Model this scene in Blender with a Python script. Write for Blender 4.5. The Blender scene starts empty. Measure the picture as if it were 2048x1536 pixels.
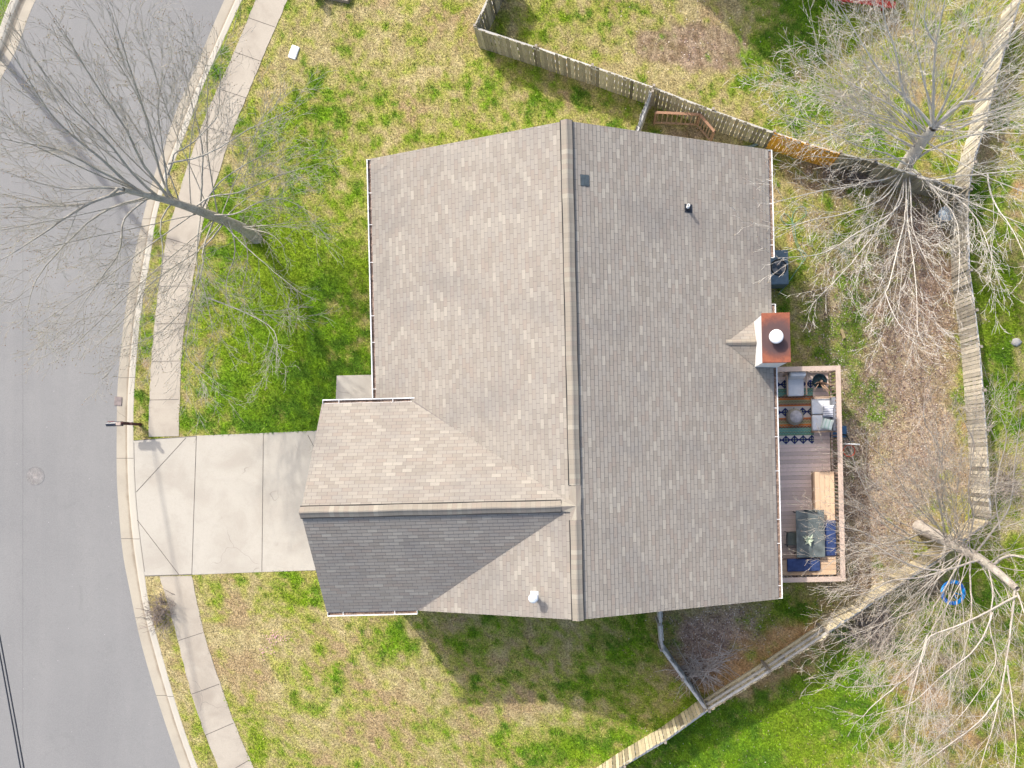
import bpy, math, random
import numpy as np
from mathutils import Vector, Matrix

random.seed(7)
RNG = np.random.default_rng(11)
R = math.radians
SC = bpy.context.scene
COL = SC.collection

# ------------------------------------------------------------------ camera, sky, sun, exposure
PPM = 53.0            # photo pixels per metre at ground level
CAMH = 32.0
NX, NY = 1195.0, 915.0  # photo pixel straight below the drone
cam_d = bpy.data.cameras.new('camera')
cam = bpy.data.objects.new('camera', cam_d); COL.objects.link(cam)
cam.location = (0, 0, CAMH)
cam_d.sensor_width = 36.0
cam_d.lens = PPM * CAMH / 2048.0 * 36.0
cam_d.shift_x = (1024 - NX) / 2048.0
cam_d.shift_y = (NY - 768) / 2048.0
cam_d.clip_end = 2000
SC.camera = cam

EL = R(41.5); AZ = (-0.63, 0.775)
world = bpy.data.worlds.new('World'); SC.world = world
world.use_nodes = True
wn = world.node_tree
bg = wn.nodes['Background']
sky = wn.nodes.new('ShaderNodeTexSky'); sky.sky_type = 'NISHITA'
sky.sun_disc = False; sky.sun_elevation = EL; sky.sun_rotation = math.atan2(AZ[0], AZ[1])
sky.dust_density = 4.0; sky.air_density = 1.0
wn.links.new(sky.outputs[0], bg.inputs[0]); bg.inputs[1].default_value = 0.15
sun_d = bpy.data.lights.new('sun', 'SUN'); sun_d.energy = 2.15; sun_d.angle = R(0.9)
sun_d.color = (1.0, 0.955, 0.88)
sun = bpy.data.objects.new('sun', sun_d); COL.objects.link(sun)
ts = Vector((AZ[0] * math.cos(EL), AZ[1] * math.cos(EL), math.sin(EL)))
sun.rotation_euler = (-ts).to_track_quat('-Z', 'Y').to_euler()
sun.location = (0, 0, 30)
SC.view_settings.view_transform = 'Standard'
SC.view_settings.look = 'None'
SC.view_settings.exposure = 0.95
SC.view_settings.gamma = 1.0

# ------------------------------------------------------------------ coordinates
def W(px, py, h=0.0):
    """photo pixel seen at height h -> world point"""
    f = (1 - h / CAMH) / PPM
    return Vector(((px - NX) * f, -(py - NY) * f, h))
HC = (-0.75, 2.57); HR = R(1.35)
def L(u, v, z=0.0):
    c, s = math.cos(HR), math.sin(HR)
    return Vector((HC[0] + u * c - v * s, HC[1] + u * s + v * c, z))

# ------------------------------------------------------------------ materials
MATS = {}
def nt(name):
    m = bpy.data.materials.new(name); m.use_nodes = True
    t = m.node_tree; p = t.nodes['Principled BSDF']
    p.inputs['Specular IOR Level'].default_value = 0.3
    return m, t, p
def mth(t, op, a, b=None, c=None):
    n = t.nodes.new('ShaderNodeMath'); n.operation = op
    for i, x in enumerate((a, b, c)):
        if x is None: continue
        if isinstance(x, (int, float)): n.inputs[i].default_value = x
        else: t.links.new(x, n.inputs[i])
    return n.outputs[0]
def mixc(t, f, a, b, mode='MIX'):
    n = t.nodes.new('ShaderNodeMix'); n.data_type = 'RGBA'; n.blend_type = mode
    for i, x in ((0, f), (6, a), (7, b)):
        if isinstance(x, (int, float)): n.inputs[i].default_value = x
        elif isinstance(x, tuple): n.inputs[i].default_value = (*x[:3], 1)
        else: t.links.new(x, n.inputs[i])
    return n.outputs[2]
def noise(t, vec, scale, detail=4, rough=.6, dist=0):
    n = t.nodes.new('ShaderNodeTexNoise')
    n.inputs['Scale'].default_value = scale; n.inputs['Detail'].default_value = detail
    n.inputs['Roughness'].default_value = rough; n.inputs['Distortion'].default_value = dist
    if vec is not None: t.links.new(vec, n.inputs['Vector'])
    return n.outputs[0]
def rampf(t, f, lo, hi, a=0.0, b=1.0):
    n = t.nodes.new('ShaderNodeMapRange'); n.interpolation_type = 'SMOOTHSTEP'
    t.links.new(f, n.inputs[0])
    for i, x in enumerate((lo, hi, a, b)): n.inputs[i + 1].default_value = x
    return n.outputs[0]
def ramp(t, f, stops, interp='LINEAR'):
    n = t.nodes.new('ShaderNodeValToRGB'); t.links.new(f, n.inputs[0]); cr = n.color_ramp
    cr.interpolation = interp
    while len(cr.elements) < len(stops): cr.elements.new(0.5)
    for e, (p, c) in zip(cr.elements, stops): e.position = p; e.color = (*c, 1)
    return n.outputs[0]
def bump(t, p, h, strength=.4, dist=.02):
    n = t.nodes.new('ShaderNodeBump'); n.inputs['Strength'].default_value = strength
    n.inputs['Distance'].default_value = dist
    t.links.new(h, n.inputs['Height']); t.links.new(n.outputs[0], p.inputs['Normal'])
def pos(t):
    return t.nodes.new('ShaderNodeNewGeometry').outputs['Position']
def objc(t):
    return t.nodes.new('ShaderNodeTexCoord').outputs['Object']

def mat(name, col, rough=.7, var=.18, scale=6, bumps=.2, metal=0.0, col2=None, spec=.3, bscale=40, attr=False):
    if name in MATS: return MATS[name]
    m, t, p = nt(name)
    o = objc(t)
    n = noise(t, o, scale, 5)
    a = tuple(c * (1 - var) for c in col); b = col2 or tuple(min(1, c * (1 + var)) for c in col)
    c = mixc(t, rampf(t, n, .3, .7), a, b)
    n2 = noise(t, o, bscale, 3)
    c = mixc(t, rampf(t, n2, .2, .8, 0, .22), c, tuple(x * .6 for x in col))
    if attr:
        at = t.nodes.new('ShaderNodeAttribute'); at.attribute_name = 'Col'
        c = mixc(t, 1.0, at.outputs[0], c, 'MULTIPLY')
    t.links.new(c, p.inputs['Base Color'])
    p.inputs['Roughness'].default_value = rough; p.inputs['Metallic'].default_value = metal
    p.inputs['Specular IOR Level'].default_value = spec
    if bumps: bump(t, p, n2, bumps, .01)
    MATS[name] = m
    return m

def shingle_mat(name, tint=1.0):
    m, t, p = nt(name)
    uv = t.nodes.new('ShaderNodeUVMap'); uv.uv_map = 'UVMap'
    s = t.nodes.new('ShaderNodeSeparateXYZ'); t.links.new(uv.outputs[0], s.inputs[0])
    row = mth(t, 'FLOOR', mth(t, 'ADD', mth(t, 'DIVIDE', s.outputs[1], .127), .001))
    wr = t.nodes.new('ShaderNodeTexWhiteNoise'); wr.noise_dimensions = '1D'; t.links.new(row, wr.inputs['W'])
    off = mth(t, 'ADD', mth(t, 'MULTIPLY', row, .5), mth(t, 'MULTIPLY', wr.outputs[0], .22))
    uu = mth(t, 'ADD', mth(t, 'DIVIDE', s.outputs[0], .305), off)
    cu = mth(t, 'FLOOR', uu)
    fu = mth(t, 'FRACT', uu)
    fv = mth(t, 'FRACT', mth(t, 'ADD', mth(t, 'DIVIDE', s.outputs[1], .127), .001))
    cb = t.nodes.new('ShaderNodeCombineXYZ'); t.links.new(cu, cb.inputs[0]); t.links.new(row, cb.inputs[1])
    w = t.nodes.new('ShaderNodeTexWhiteNoise'); w.noise_dimensions = '2D'; t.links.new(cb.outputs[0], w.inputs['Vector'])
    g = [(0, (.238, .209, .188)), (.16, (.298, .270, .249)), (.36, (.282, .242, .222)), (.50, (.343, .316, .290)),
         (.66, (.305, .283, .270)), (.80, (.382, .352, .318)), (.88, (.282, .226, .202)), (.95, (.455, .425, .380))]
    g = [(a, tuple(x * tint for x in c)) for a, c in g]
    c = ramp(t, w.outputs[0], g, 'CONSTANT')
    c = mixc(t, .56, c, tuple(x * tint for x in (.325, .296, .262)))
    c = mixc(t, 1.0, c, (.985, .975, .92), 'MULTIPLY')
    o = objc(t)
    # weathering: granule loss and algae along slope
    big = noise(t, o, .55, 4, .55)
    c = mixc(t, rampf(t, big, .46, .72, 0, .34), c, (.185, .178, .172))
    mp = t.nodes.new('ShaderNodeMapping'); mp.inputs['Scale'].default_value = (.5, 2.2, .5); t.links.new(o, mp.inputs[0])
    st = noise(t, mp.outputs[0], 1.1, 5, .7)
    c = mixc(t, rampf(t, st, .5, .78, 0, .18), c, (.20, .185, .17))
    gr = noise(t, o, 70, 2, .7)
    c = mixc(t, rampf(t, gr, .25, .75, 0, .30), c, (.15, .135, .125))
    slot = mth(t, 'LESS_THAN', fu, .035)
    c = mixc(t, mth(t, 'MULTIPLY', slot, .62), c, (.07, .062, .055))
    edge = mth(t, 'LESS_THAN', fv, .10)  # course line painted dark in place of the thin butt shadow
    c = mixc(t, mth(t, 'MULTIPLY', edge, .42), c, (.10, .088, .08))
    t.links.new(c, p.inputs['Base Color']); p.inputs['Roughness'].default_value = .95
    p.inputs['Specular IOR Level'].default_value = .12
    bump(t, p, gr, .5, .01)
    return m

def cap_mat():
    m, t, p = nt('ridge_cap_shingle')
    uv = t.nodes.new('ShaderNodeUVMap'); uv.uv_map = 'UVMap'
    s = t.nodes.new('ShaderNodeSeparateXYZ'); t.links.new(uv.outputs[0], s.inputs[0])
    k = mth(t, 'DIVIDE', s.outputs[0], .145)
    w = t.nodes.new('ShaderNodeTexWhiteNoise'); w.noise_dimensions = '1D'; t.links.new(mth(t, 'FLOOR', k), w.inputs['W'])
    c = ramp(t, w.outputs[0], [(0, (.29, .262, .235)), (.25, (.34, .318, .285)), (.45, (.318, .275, .248)), (.6, (.37, .355, .31)),
                               (.75, (.30, .28, .25)), (.9, (.44, .42, .37))], 'CONSTANT')
    c = mixc(t, .35, c, (.33, .31, .26))
    c = mixc(t, 1.0, c, (.87, .83, .77), 'MULTIPLY')
    c = mixc(t, mth(t, 'MULTIPLY', mth(t, 'LESS_THAN', mth(t, 'FRACT', k), .07), .4), c, (.12, .11, .1))
    gr = noise(t, objc(t), 60, 3, .7)
    c = mixc(t, rampf(t, gr, .3, .75, 0, .3), c, (.16, .15, .135))
    t.links.new(c, p.inputs['Base Color']); p.inputs['Roughness'].default_value = .95
    bump(t, p, gr, .4, .01)
    return m

def ground_mat(name, blade=False):
    m, t, p = nt(name)
    at = t.nodes.new('ShaderNodeAttribute'); at.attribute_name = 'Col'
    c = at.outputs[0]
    if not blade:
        P = pos(t)
        n = noise(t, P, 15, 5, .8)
        c = mixc(t, rampf(t, n, .34, .68), mixc(t, 1.0, c, (.42, .42, .38), 'MULTIPLY'), mixc(t, 1.0, c, (1.38, 1.35, 1.22), 'MULTIPLY'))
        nb_ = noise(t, P, 5, 4, .7); c = mixc(t, rampf(t, nb_, .35, .7, 0, .3), c, mixc(t, 1.0, c, (.62, .60, .58), 'MULTIPLY'))
        bump(t, p, n, .7, .05)
    t.links.new(c, p.inputs['Base Color']); p.inputs['Roughness'].default_value = .9
    p.inputs['Specular IOR Level'].default_value = .12
    if blade:
        tr = t.nodes.new('ShaderNodeBsdfTranslucent'); mx = t.nodes.new('ShaderNodeMixShader'); mx.inputs[0].default_value = .3
        t.links.new(c, tr.inputs[0]); t.links.new(p.outputs[0], mx.inputs[1]); t.links.new(tr.outputs[0], mx.inputs[2])
        t.links.new(mx.outputs[0], t.nodes['Material Output'].inputs[0])
    return m

def concrete(name, col, stain=(.17, .15, .125), amt=.4, scale=.7, band=False):
    m, t, p = nt(name)
    P = pos(t)
    n = noise(t, P, scale, 6, .6, .4); n1 = noise(t, P, 2.6, 5, .7); n2 = noise(t, P, 45, 3, .7)
    c = mixc(t, rampf(t, n, .40, .75, 0, amt), col, stain)
    c = mixc(t, rampf(t, n1, .45, .8, 0, amt * .7), c, tuple(x * .72 for x in col))
    c = mixc(t, rampf(t, n2, .3, .75, 0, .25), c, tuple(x * .6 for x in col))
    n7 = noise(t, P, 9, 5, .8); c = mixc(t, rampf(t, n7, .5, .8, 0, .28), c, tuple(x * .66 for x in col))
    # hairline cracks
    v = t.nodes.new('ShaderNodeTexVoronoi'); v.feature = 'DISTANCE_TO_EDGE'; v.inputs['Scale'].default_value = .32
    mpv = t.nodes.new('ShaderNodeVectorMath'); mpv.operation = 'ADD'
    nn = t.nodes.new('ShaderNodeTexNoise'); nn.inputs['Scale'].default_value = 1.3; t.links.new(P, nn.inputs['Vector'])
    t.links.new(P, mpv.inputs[0]); t.links.new(nn.outputs[1], mpv.inputs[1]); t.links.new(mpv.outputs[0], v.inputs['Vector'])
    gate = rampf(t, noise(t, P, .35, 2), .52, .60)
    c = mixc(t, mth(t, 'MULTIPLY', mth(t, 'MULTIPLY', mth(t, 'LESS_THAN', v.outputs[0], .0035), gate), .4), c, (.13, .12, .11))
    if band:
        uv = t.nodes.new('ShaderNodeUVMap'); uv.uv_map = 'UVMap'
        s = t.nodes.new('ShaderNodeSeparateXYZ'); t.links.new(uv.outputs[0], s.inputs[0])
        wob = mth(t, 'ADD', s.outputs[0], mth(t, 'MULTIPLY', mth(t, 'SUBTRACT', noise(t, P, 1.2, 4), .5), .16))
        d = mth(t, 'ABSOLUTE', mth(t, 'SUBTRACT', wob, .55))
        dirt = rampf(t, d, .015, .16, 1, 0)
        c = mixc(t, mth(t, 'MULTIPLY', dirt, rampf(t, n1, .3, .7, .35, .8)), c, (.20, .16, .115))
        pale = mth(t, 'GREATER_THAN', s.outputs[0], .66)
        c = mixc(t, mth(t, 'MULTIPLY', pale, .45), c, (.50, .48, .42))
        j = mth(t, 'LESS_THAN', mth(t, 'FRACT', mth(t, 'DIVIDE', s.outputs[1], 3.05)), .008)
        c = mixc(t, mth(t, 'MULTIPLY', j, .75), c, (.07, .065, .06))
    t.links.new(c, p.inputs['Base Color']); p.inputs['Roughness'].default_value = .9
    p.inputs['Specular IOR Level'].default_value = .2
    bump(t, p, n2, .3, .01)
    return m

def asphalt():
    m, t, p = nt('asphalt')
    P = pos(t)
    n = noise(t, P, .25, 4, .55); n2 = noise(t, P, 60, 3, .8); n3 = noise(t, P, 5, 5, .7)
    mp = t.nodes.new('ShaderNodeMapping'); mp.inputs['Scale'].default_value = (1.5, .12, 1); mp.inputs['Rotation'].default_value = (0, 0, R(6))
    t.links.new(P, mp.inputs[0]); n4 = noise(t, mp.outputs[0], 1.1, 4, .6)
    c = mixc(t, rampf(t, n, .3, .7), (.215, .213, .210), (.245, .242, .236))
    c = mixc(t, rampf(t, n4, .42, .75, 0, .30), c, (.285, .278, .268))
    c = mixc(t, rampf(t, n3, .45, .8, 0, .22), c, (.175, .173, .172))
    c = mixc(t, rampf(t, n2, .35, .7, 0, .55), c, (.125, .123, .12))
    n5 = noise(t, P, 22, 4, .8); c = mixc(t, rampf(t, n5, .4, .75, 0, .35), c, (.30, .295, .285))
    n6 = noise(t, P, .8, 5, .75, 1.0); c = mixc(t, rampf(t, n6, .55, .75, 0, .22), c, (.15, .148, .146))
    v = t.nodes.new('ShaderNodeTexVoronoi'); v.inputs['Scale'].default_value = 2.1; t.links.new(P, v.inputs['Vector'])
    c = mixc(t, mth(t, 'MULTIPLY', mth(t, 'LESS_THAN', v.outputs[0], .035), .6), c, (.45, .44, .42))
    s = t.nodes.new('ShaderNodeSeparateXYZ'); t.links.new(P, s.inputs[0])
    sm = mth(t, 'ABSOLUTE', mth(t, 'ADD', s.outputs[0], mth(t, 'ADD', 21.75, mth(t, 'MULTIPLY', mth(t, 'SUBTRACT', n3, .5), .10))))
    c = mixc(t, mth(t, 'MULTIPLY', mth(t, 'LESS_THAN', sm, .018), .25), c, (.09, .09, .09))
    t.links.new(c, p.inputs['Base Color']); p.inputs['Roughness'].default_value = .88
    p.inputs['Specular IOR Level'].default_value = .25
    bump(t, p, n2, .5, .01)
    return m

def wood_mat(name, col, var=.35):
    """boards: vertex colour per board times a streaky grain"""
    m, t, p = nt(name)
    at = t.nodes.new('ShaderNodeAttribute'); at.attribute_name = 'Col'
    o = pos(t)
    n = noise(t, o, 9, 6, .7, 1.2); n2 = noise(t, o, 50, 3, .6)
    c = mixc(t, 1.0, at.outputs[0], (1, 1, 1), 'MULTIPLY')
    c = mixc(t, rampf(t, n, .35, .72, 0, var), c, mixc(t, 1.0, c, (.42, .40, .38), 'MULTIPLY'))
    c = mixc(t, rampf(t, n2, .4, .8, 0, .3), c, mixc(t, 1.0, c, (.5, .5, .5), 'MULTIPLY'))
    t.links.new(c, p.inputs['Base Color']); p.inputs['Roughness'].default_value = .88
    p.inputs['Specular IOR Level'].default_value = .15
    bump(t, p, n, .4, .01)
    return m

# ------------------------------------------------------------------ mesh helpers
class MB:
    def __init__(s): s.v = []; s.f = []; s.c = []; s.uv = []; s.cur = (1, 1, 1)
    def add(s, vs, fs, col=None, uvs=None):
        b = len(s.v); s.v.extend([tuple(x) for x in vs]); s.f.extend([tuple(i + b for i in f) for f in fs])
        c = col or s.cur
        s.c.extend([c] * len(vs)); s.uv.extend(uvs if uvs else [(0, 0)] * len(vs))
    def box(s, x0, x1, y0, y1, z0, z1, col=None, M=None):
        vs = [(x, y, z) for z in (z0, z1) for y in (y0, y1) for x in (x0, x1)]
        if M is not None: vs = [M @ Vector(v) for v in vs]
        s.add(vs, [(0, 2, 3, 1), (4, 5, 7, 6), (0, 1, 5, 4), (2, 6, 7, 3), (0, 4, 6, 2), (1, 3, 7, 5)], col)
    def rbox(s, x0, x1, y0, y1, z0, z1, r=.03, col=None, M=None, seg=3):
        """box with rounded vertical and top edges"""
        def ring(ins, z):
            pts = []
            for cx, cy, a0 in ((x1 - r, y1 - r, 0), (x0 + r, y1 - r, 90), (x0 + r, y0 + r, 180), (x1 - r, y0 + r, 270)):
                for i in range(seg + 1):
                    a = R(a0 + 90 * i / seg); pts.append((cx + (r - ins) * math.cos(a), cy + (r - ins) * math.sin(a), z))
            return pts
        prof = [(r * .5, z0), (0, z0 + r * .5), (0, z1 - r)]
        for i in range(1, seg + 1):
            a = R(90 * i / seg); prof.append((r - r * math.cos(a), z1 - r + r * math.sin(a)))
        rings = [ring(min(i, r * .98), z) for i, z in prof]
        n = len(rings[0]); vs = [Vector(q) for rg in rings for q in rg]
        if M is not None: vs = [M @ v for v in vs]
        fs = [(k * n + i, k * n + (i + 1) % n, (k + 1) * n + (i + 1) % n, (k + 1) * n + i) for k in range(len(rings) - 1) for i in range(n)]
        fs += [tuple(range(n - 1, -1, -1)), tuple((len(rings) - 1) * n + i for i in range(n))]
        s.add(vs, fs, col)
    def bar(s, a, b, w, h, col=None, up=(0, 0, 1)):
        a, b = Vector(a), Vector(b); d = (b - a); ln = d.length
        if ln < 1e-6: return
        d.normalize(); up = Vector(up)
        if abs(d.dot(up)) > .99: up = Vector((0, 1, 0))
        sd = d.cross(up).normalized(); u2 = sd.cross(d)
        vs = []
        for q in (a, b):
            for i, j in ((-1, -1), (1, -1), (1, 1), (-1, 1)): vs.append(q + sd * (w / 2 * i) + u2 * (h / 2 * j))
        s.add(vs, [(0, 1, 2, 3), (7, 6, 5, 4), (0, 4, 5, 1), (1, 5, 6, 2), (2, 6, 7, 3), (3, 7, 4, 0)], col)
    def tube(s, pts, rad, n=6, col=None, caps=True):
        pts = [Vector(p) for p in pts]
        if not hasattr(rad, '__len__'): rad = [rad] * len(pts)
        vs = []; d0 = (pts[1] - pts[0]).normalized()
        ref = Vector((0, 0, 1)) if abs(d0.z) < .9 else Vector((1, 0, 0))
        a = d0.cross(ref).normalized()
        for i, p in enumerate(pts):
            d = (pts[min(i + 1, len(pts) - 1)] - pts[max(i - 1, 0)])
            if d.length < 1e-9: d = d0.copy()
            d.normalize(); a = (a - d * a.dot(d))
            if a.length < 1e-6: a = d.orthogonal()
            a.normalize(); b = d.cross(a)
            for k in range(n):
                t = 2 * math.pi * k / n
                vs.append(p + (a * math.cos(t) + b * math.sin(t)) * rad[i])
        fs = [(i * n + k, i * n + (k + 1) % n, (i + 1) * n + (k + 1) % n, (i + 1) * n + k) for i in range(len(pts) - 1) for k in range(n)]
        if caps: fs += [tuple(range(n - 1, -1, -1)), tuple((len(pts) - 1) * n + k for k in range(n))]
        s.add(vs, fs, col)
    def lathe(s, prof, c=(0, 0, 0), n=24, col=None, M=None):
        vs = []; fs = []
        for r, z in prof:
            for k in range(n):
                a = 2 * math.pi * k / n; vs.append(Vector((c[0] + r * math.cos(a), c[1] + r * math.sin(a), c[2] + z)))
        for i in range(len(prof) - 1):
            for k in range(n): fs.append((i * n + k, i * n + (k + 1) % n, (i + 1) * n + (k + 1) % n, (i + 1) * n + k))
        if prof[-1][0] > 1e-4: fs.append(tuple((len(prof) - 1) * n + k for k in range(n)))
        if M is not None: vs = [M @ v for v in vs]
        s.add(vs, fs, col)
    def poly(s, pts, col=None, uvs=None): s.add(pts, [tuple(range(len(pts)))], col, uvs)
    def slab(s, pts, z0, z1, col=None):
        """plan polygon (counter-clockwise world xy) to a prism"""
        n = len(pts)
        vs = [(p[0], p[1], z1) for p in pts] + [(p[0], p[1], z0) for p in pts]
        s.add(vs, [tuple(range(n)), tuple(range(2 * n - 1, n - 1, -1))] + [(i, i + n, (i + 1) % n + n, (i + 1) % n) for i in range(n)], col)
    def build(s, name, m, parent=None, smooth=False, loc=None, rz=None):
        me = bpy.data.meshes.new(name); me.from_pydata(s.v, [], s.f)
        a = me.color_attributes.new('Col', 'FLOAT_COLOR', 'POINT')
        ca = np.ones((len(s.v), 4), np.float32); ca[:, :3] = np.array(s.c, np.float32).reshape(-1, 3); a.data.foreach_set('color', ca.ravel())
        uvl = me.uv_layers.new(name='UVMap')
        li = np.zeros(len(me.loops), np.int32); me.loops.foreach_get('vertex_index', li)
        uvl.data.foreach_set('uv', np.array(s.uv, np.float32).reshape(-1, 2)[li].ravel())
        if smooth: me.polygons.foreach_set('use_smooth', [True] * len(me.polygons))
        me.materials.append(m); me.update()
        o = bpy.data.objects.new(name, me); COL.objects.link(o)
        if parent: o.parent = parent
        if loc is not None: o.location = loc
        if rz is not None: o.rotation_euler.z = rz
        return o
def rawmesh(name, V, F3, cols, m, parent=None):
    me = bpy.data.meshes.new(name)
    k = F3.shape[1]
    me.vertices.add(len(V)); me.vertices.foreach_set('co', V.astype(np.float32).ravel())
    me.loops.add(F3.size); me.loops.foreach_set('vertex_index', F3.astype(np.int32).ravel())
    me.polygons.add(len(F3)); me.polygons.foreach_set('loop_start', np.arange(0, F3.size, k, dtype=np.int32))
    me.update(calc_edges=True)
    if cols is not None:
        a = me.color_attributes.new('Col', 'FLOAT_COLOR', 'POINT')
        ca = np.ones((len(V), 4), np.float32); ca[:, :3] = cols; a.data.foreach_set('color', ca.ravel())
    me.materials.append(m); me.validate()
    o = bpy.data.objects.new(name, me); COL.objects.link(o)
    if parent: o.parent = parent
    return o
def tag(o, label=None, cat=None, group=None, kind=None):
    if label: o['label'] = label
    if cat: o['category'] = cat
    if group: o['group'] = group
    if kind: o['kind'] = kind
    return o
def thing(name, label, cat, loc=(0, 0, 0), rz=0, group=None):
    o = bpy.data.objects.new(name, None); COL.objects.link(o); o.location = loc; o.rotation_euler.z = rz
    o.empty_display_size = .3
    return tag(o, label, cat, group)
def part(parent, name, mb, m, smooth=False, label=None):
    """mesh given in world coordinates is moved into the parent's frame"""
    o = mb.build(name, m, None, smooth)
    bpy.context.view_layer.update() if False else None
    Mi = (Matrix.Translation(parent.location) @ parent.rotation_euler.to_matrix().to_4x4()).inverted()
    o.data.transform(Mi); o.parent = parent
    if label: o['label'] = label
    return o
def lpart(parent, name, mb, m, smooth=False, label=None):
    o = mb.build(name, m, parent, smooth)
    if label: o['label'] = label
    return o

# ------------------------------------------------------------------ noise fields on the ground (photo pixel space is only a plan map)
TAB = RNG.random((256, 256))
def vnoise(x, y, off=0):
    x = x + off * 17.3; y = y + off * 9.7
    xi = np.floor(x).astype(int); yi = np.floor(y).astype(int); fx = x - xi; fy = y - yi
    fx = fx * fx * (3 - 2 * fx); fy = fy * fy * (3 - 2 * fy)
    a = TAB[xi & 255, yi & 255]; b = TAB[(xi + 1) & 255, yi & 255]; c = TAB[xi & 255, (yi + 1) & 255]; d = TAB[(xi + 1) & 255, (yi + 1) & 255]
    return (a * (1 - fx) + b * fx) * (1 - fy) + (c * (1 - fx) + d * fx) * fy
def fbm(x, y, s, oct=4, off=0):
    r = 0; amp = 1; tot = 0
    for i in range(oct):
        r = r + amp * vnoise(x / s, y / s, off + i * 3); tot += amp; amp *= .55; s *= .5
    return r / tot
def sst(a, b, x): t = np.clip((x - a) / (b - a), 0, 1); return t * t * (3 - 2 * t)
def blobs(px, py, lst):
    r = np.zeros_like(px, dtype=float)
    for cx, cy, rx, ry, a in lst:
        r += a * np.exp(-(((px - cx) / rx) ** 2 + ((py - cy) / ry) ** 2))
    return r
GREEN = [(560, 650, 170, 240, .55), (650, 800, 110, 90, .25), (480, 450, 90, 90, .18), (620, 250, 160, 60, .10), (620, 330, 60, 60, .15), (720, 480, 60, 200, .15),
         (680, 90, 200, 90, -.07), (800, 230, 120, 60, -.08), (1150, 200, 160, 40, .12), (1000, 130, 60, 50, .1), (560, 520, 60, 60, .1),
         (450, 820, 60, 40, .05), (400, 60, 40, 200, .1), (280, 780, 30, 120, .06), (330, 1400, 60, 200, -.25), (310, 1180, 30, 30, -.2),
         (600, 1180, 60, 60, .16), (500, 1290, 130, 100, -.22), (760, 1270, 60, 40, .14), (900, 1300, 110, 60, .20), (1200, 1290, 160, 80, .16), (830, 1330, 60, 50, -.16),
         (1090, 1340, 130, 40, -.06), (1100, 1430, 110, 25, -.25), (1120, 1500, 120, 40, .28), (980, 1500, 110, 50, .14), (700, 1480, 170, 80, -.10), (800, 1400, 120, 60, -.12), (520, 1460, 60, 80, .08),
         (1310, 1330, 60, 90, .12), (1240, 1480, 100, 50, .12), (1450, 1500, 200, 120, .55), (1650, 1400, 130, 120, .45), (1560, 1330, 90, 50, .12),
         (1900, 1300, 150, 60, .05), (1980, 1180, 90, 80, .30), (1850, 1480, 150, 60, .06), (2010, 1400, 60, 100, .1),
         (1600, 120, 100, 130, .18), (1650, 60, 90, 90, .25), (1500, 130, 50, 60, .02), (1050, 50, 60, 60, .02), (1380, 20, 80, 50, -.4), (1330, 130, 80, 30, -.2),
         (1150, 40, 60, 50, .02), (1600, 230, 60, 60, .08), (1780, 270, 120, 60, .12), (2000, 650, 60, 200, .40), (2000, 420, 60, 90, .1), (2010, 830, 40, 90, .2),
         (1660, 620, 90, 120, .24), (1730, 800, 60, 60, .2), (1760, 560, 70, 60, .16), (1700, 470, 70, 50, .2), (1790, 330, 90, 80, .15), (1740, 520, 80, 70, .02), (1730, 700, 60, 80, .10), (1820, 460, 60, 60, -.2), (1850, 700, 60, 200, -.25), (1800, 900, 90, 130, -.25),
         (1750, 1050, 90, 80, -.2), (1450, 1250, 110, 60, -.35), (1400, 1340, 60, 60, -.35), (1530, 1330, 60, 60, -.2), (1510, 1250, 40, 40, .5), (1580, 1230, 40, 40, .3), (1500, 1300, 40, 20, .3),
         (1400, 270, 100, 30, -.15), (1640, 360, 90, 40, -.2), (1580, 420, 30, 60, .12), (1930, 650, 25, 250, .2)]
SOIL = [(1380, 90, 95, 40, 1.6), (1440, 110, 60, 30, 1.0), (1300, 80, 35, 22, .7), (1400, 270, 130, 35, .55), (1680, 350, 130, 38, .9), (1430, 1260, 100, 70, .7), (1390, 1340, 50, 60, .75),
        (1850, 440, 80, 60, .7), (1850, 1170, 60, 45, .8), (1730, 1250, 90, 50, .7), (1600, 390, 20, 40, .3), (1500, 1430, 60, 18, .4), (1620, 1330, 60, 20, .5), (735, 640, 14, 200, .4)]
ORANGE = [(1520, 1325, 120, 30, 1.3), (1600, 1280, 80, 40, 1.3), (1460, 1370, 70, 30, 1.2), (1470, 1270, 40, 20, .7), (1640, 1220, 50, 26, .5), (1850, 590, 40, 60, .5), (1900, 540, 20, 60, .45), (1930, 830, 16, 90, .5),
          (1870, 1400, 90, 90, .65), (1960, 1500, 90, 50, .6), (1800, 1350, 60, 60, .4), (1640, 680, 40, 50, .3), (1582, 470, 12, 60, .6), (1790, 1060, 90, 40, .5), (2030, 380, 40, 60, .6), (1760, 1500, 60, 30, .4),
          (1900, 1250, 60, 40, .3), (1690, 860, 20, 60, .4), (1930, 1040, 30, 60, .4)]
LITTER = [(1800, 760, 130, 200, .95), (1840, 560, 90, 120, .8), (1780, 960, 150, 120, .95), (1700, 1010, 60, 100, .8), (1720, 1120, 120, 80, .9), (1830, 420, 110, 60, .7), (1640, 680, 60, 120, .55),
          (1440, 1250, 120, 60, .9), (1400, 1320, 60, 60, .7), (1700, 340, 120, 40, .7), (1700, 560, 90, 90, .5), (1850, 1330, 130, 110, .4), (1900, 1480, 130, 60, .4), (1380, 90, 90, 40, .5), (1960, 800, 60, 300, .12),
          (1720, 1250, 90, 50, .6), (1640, 440, 60, 60, .4), (2000, 300, 60, 200, .2), (1640, 230, 60, 120, .2), (1290, 1280, 30, 40, .1)]
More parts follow.
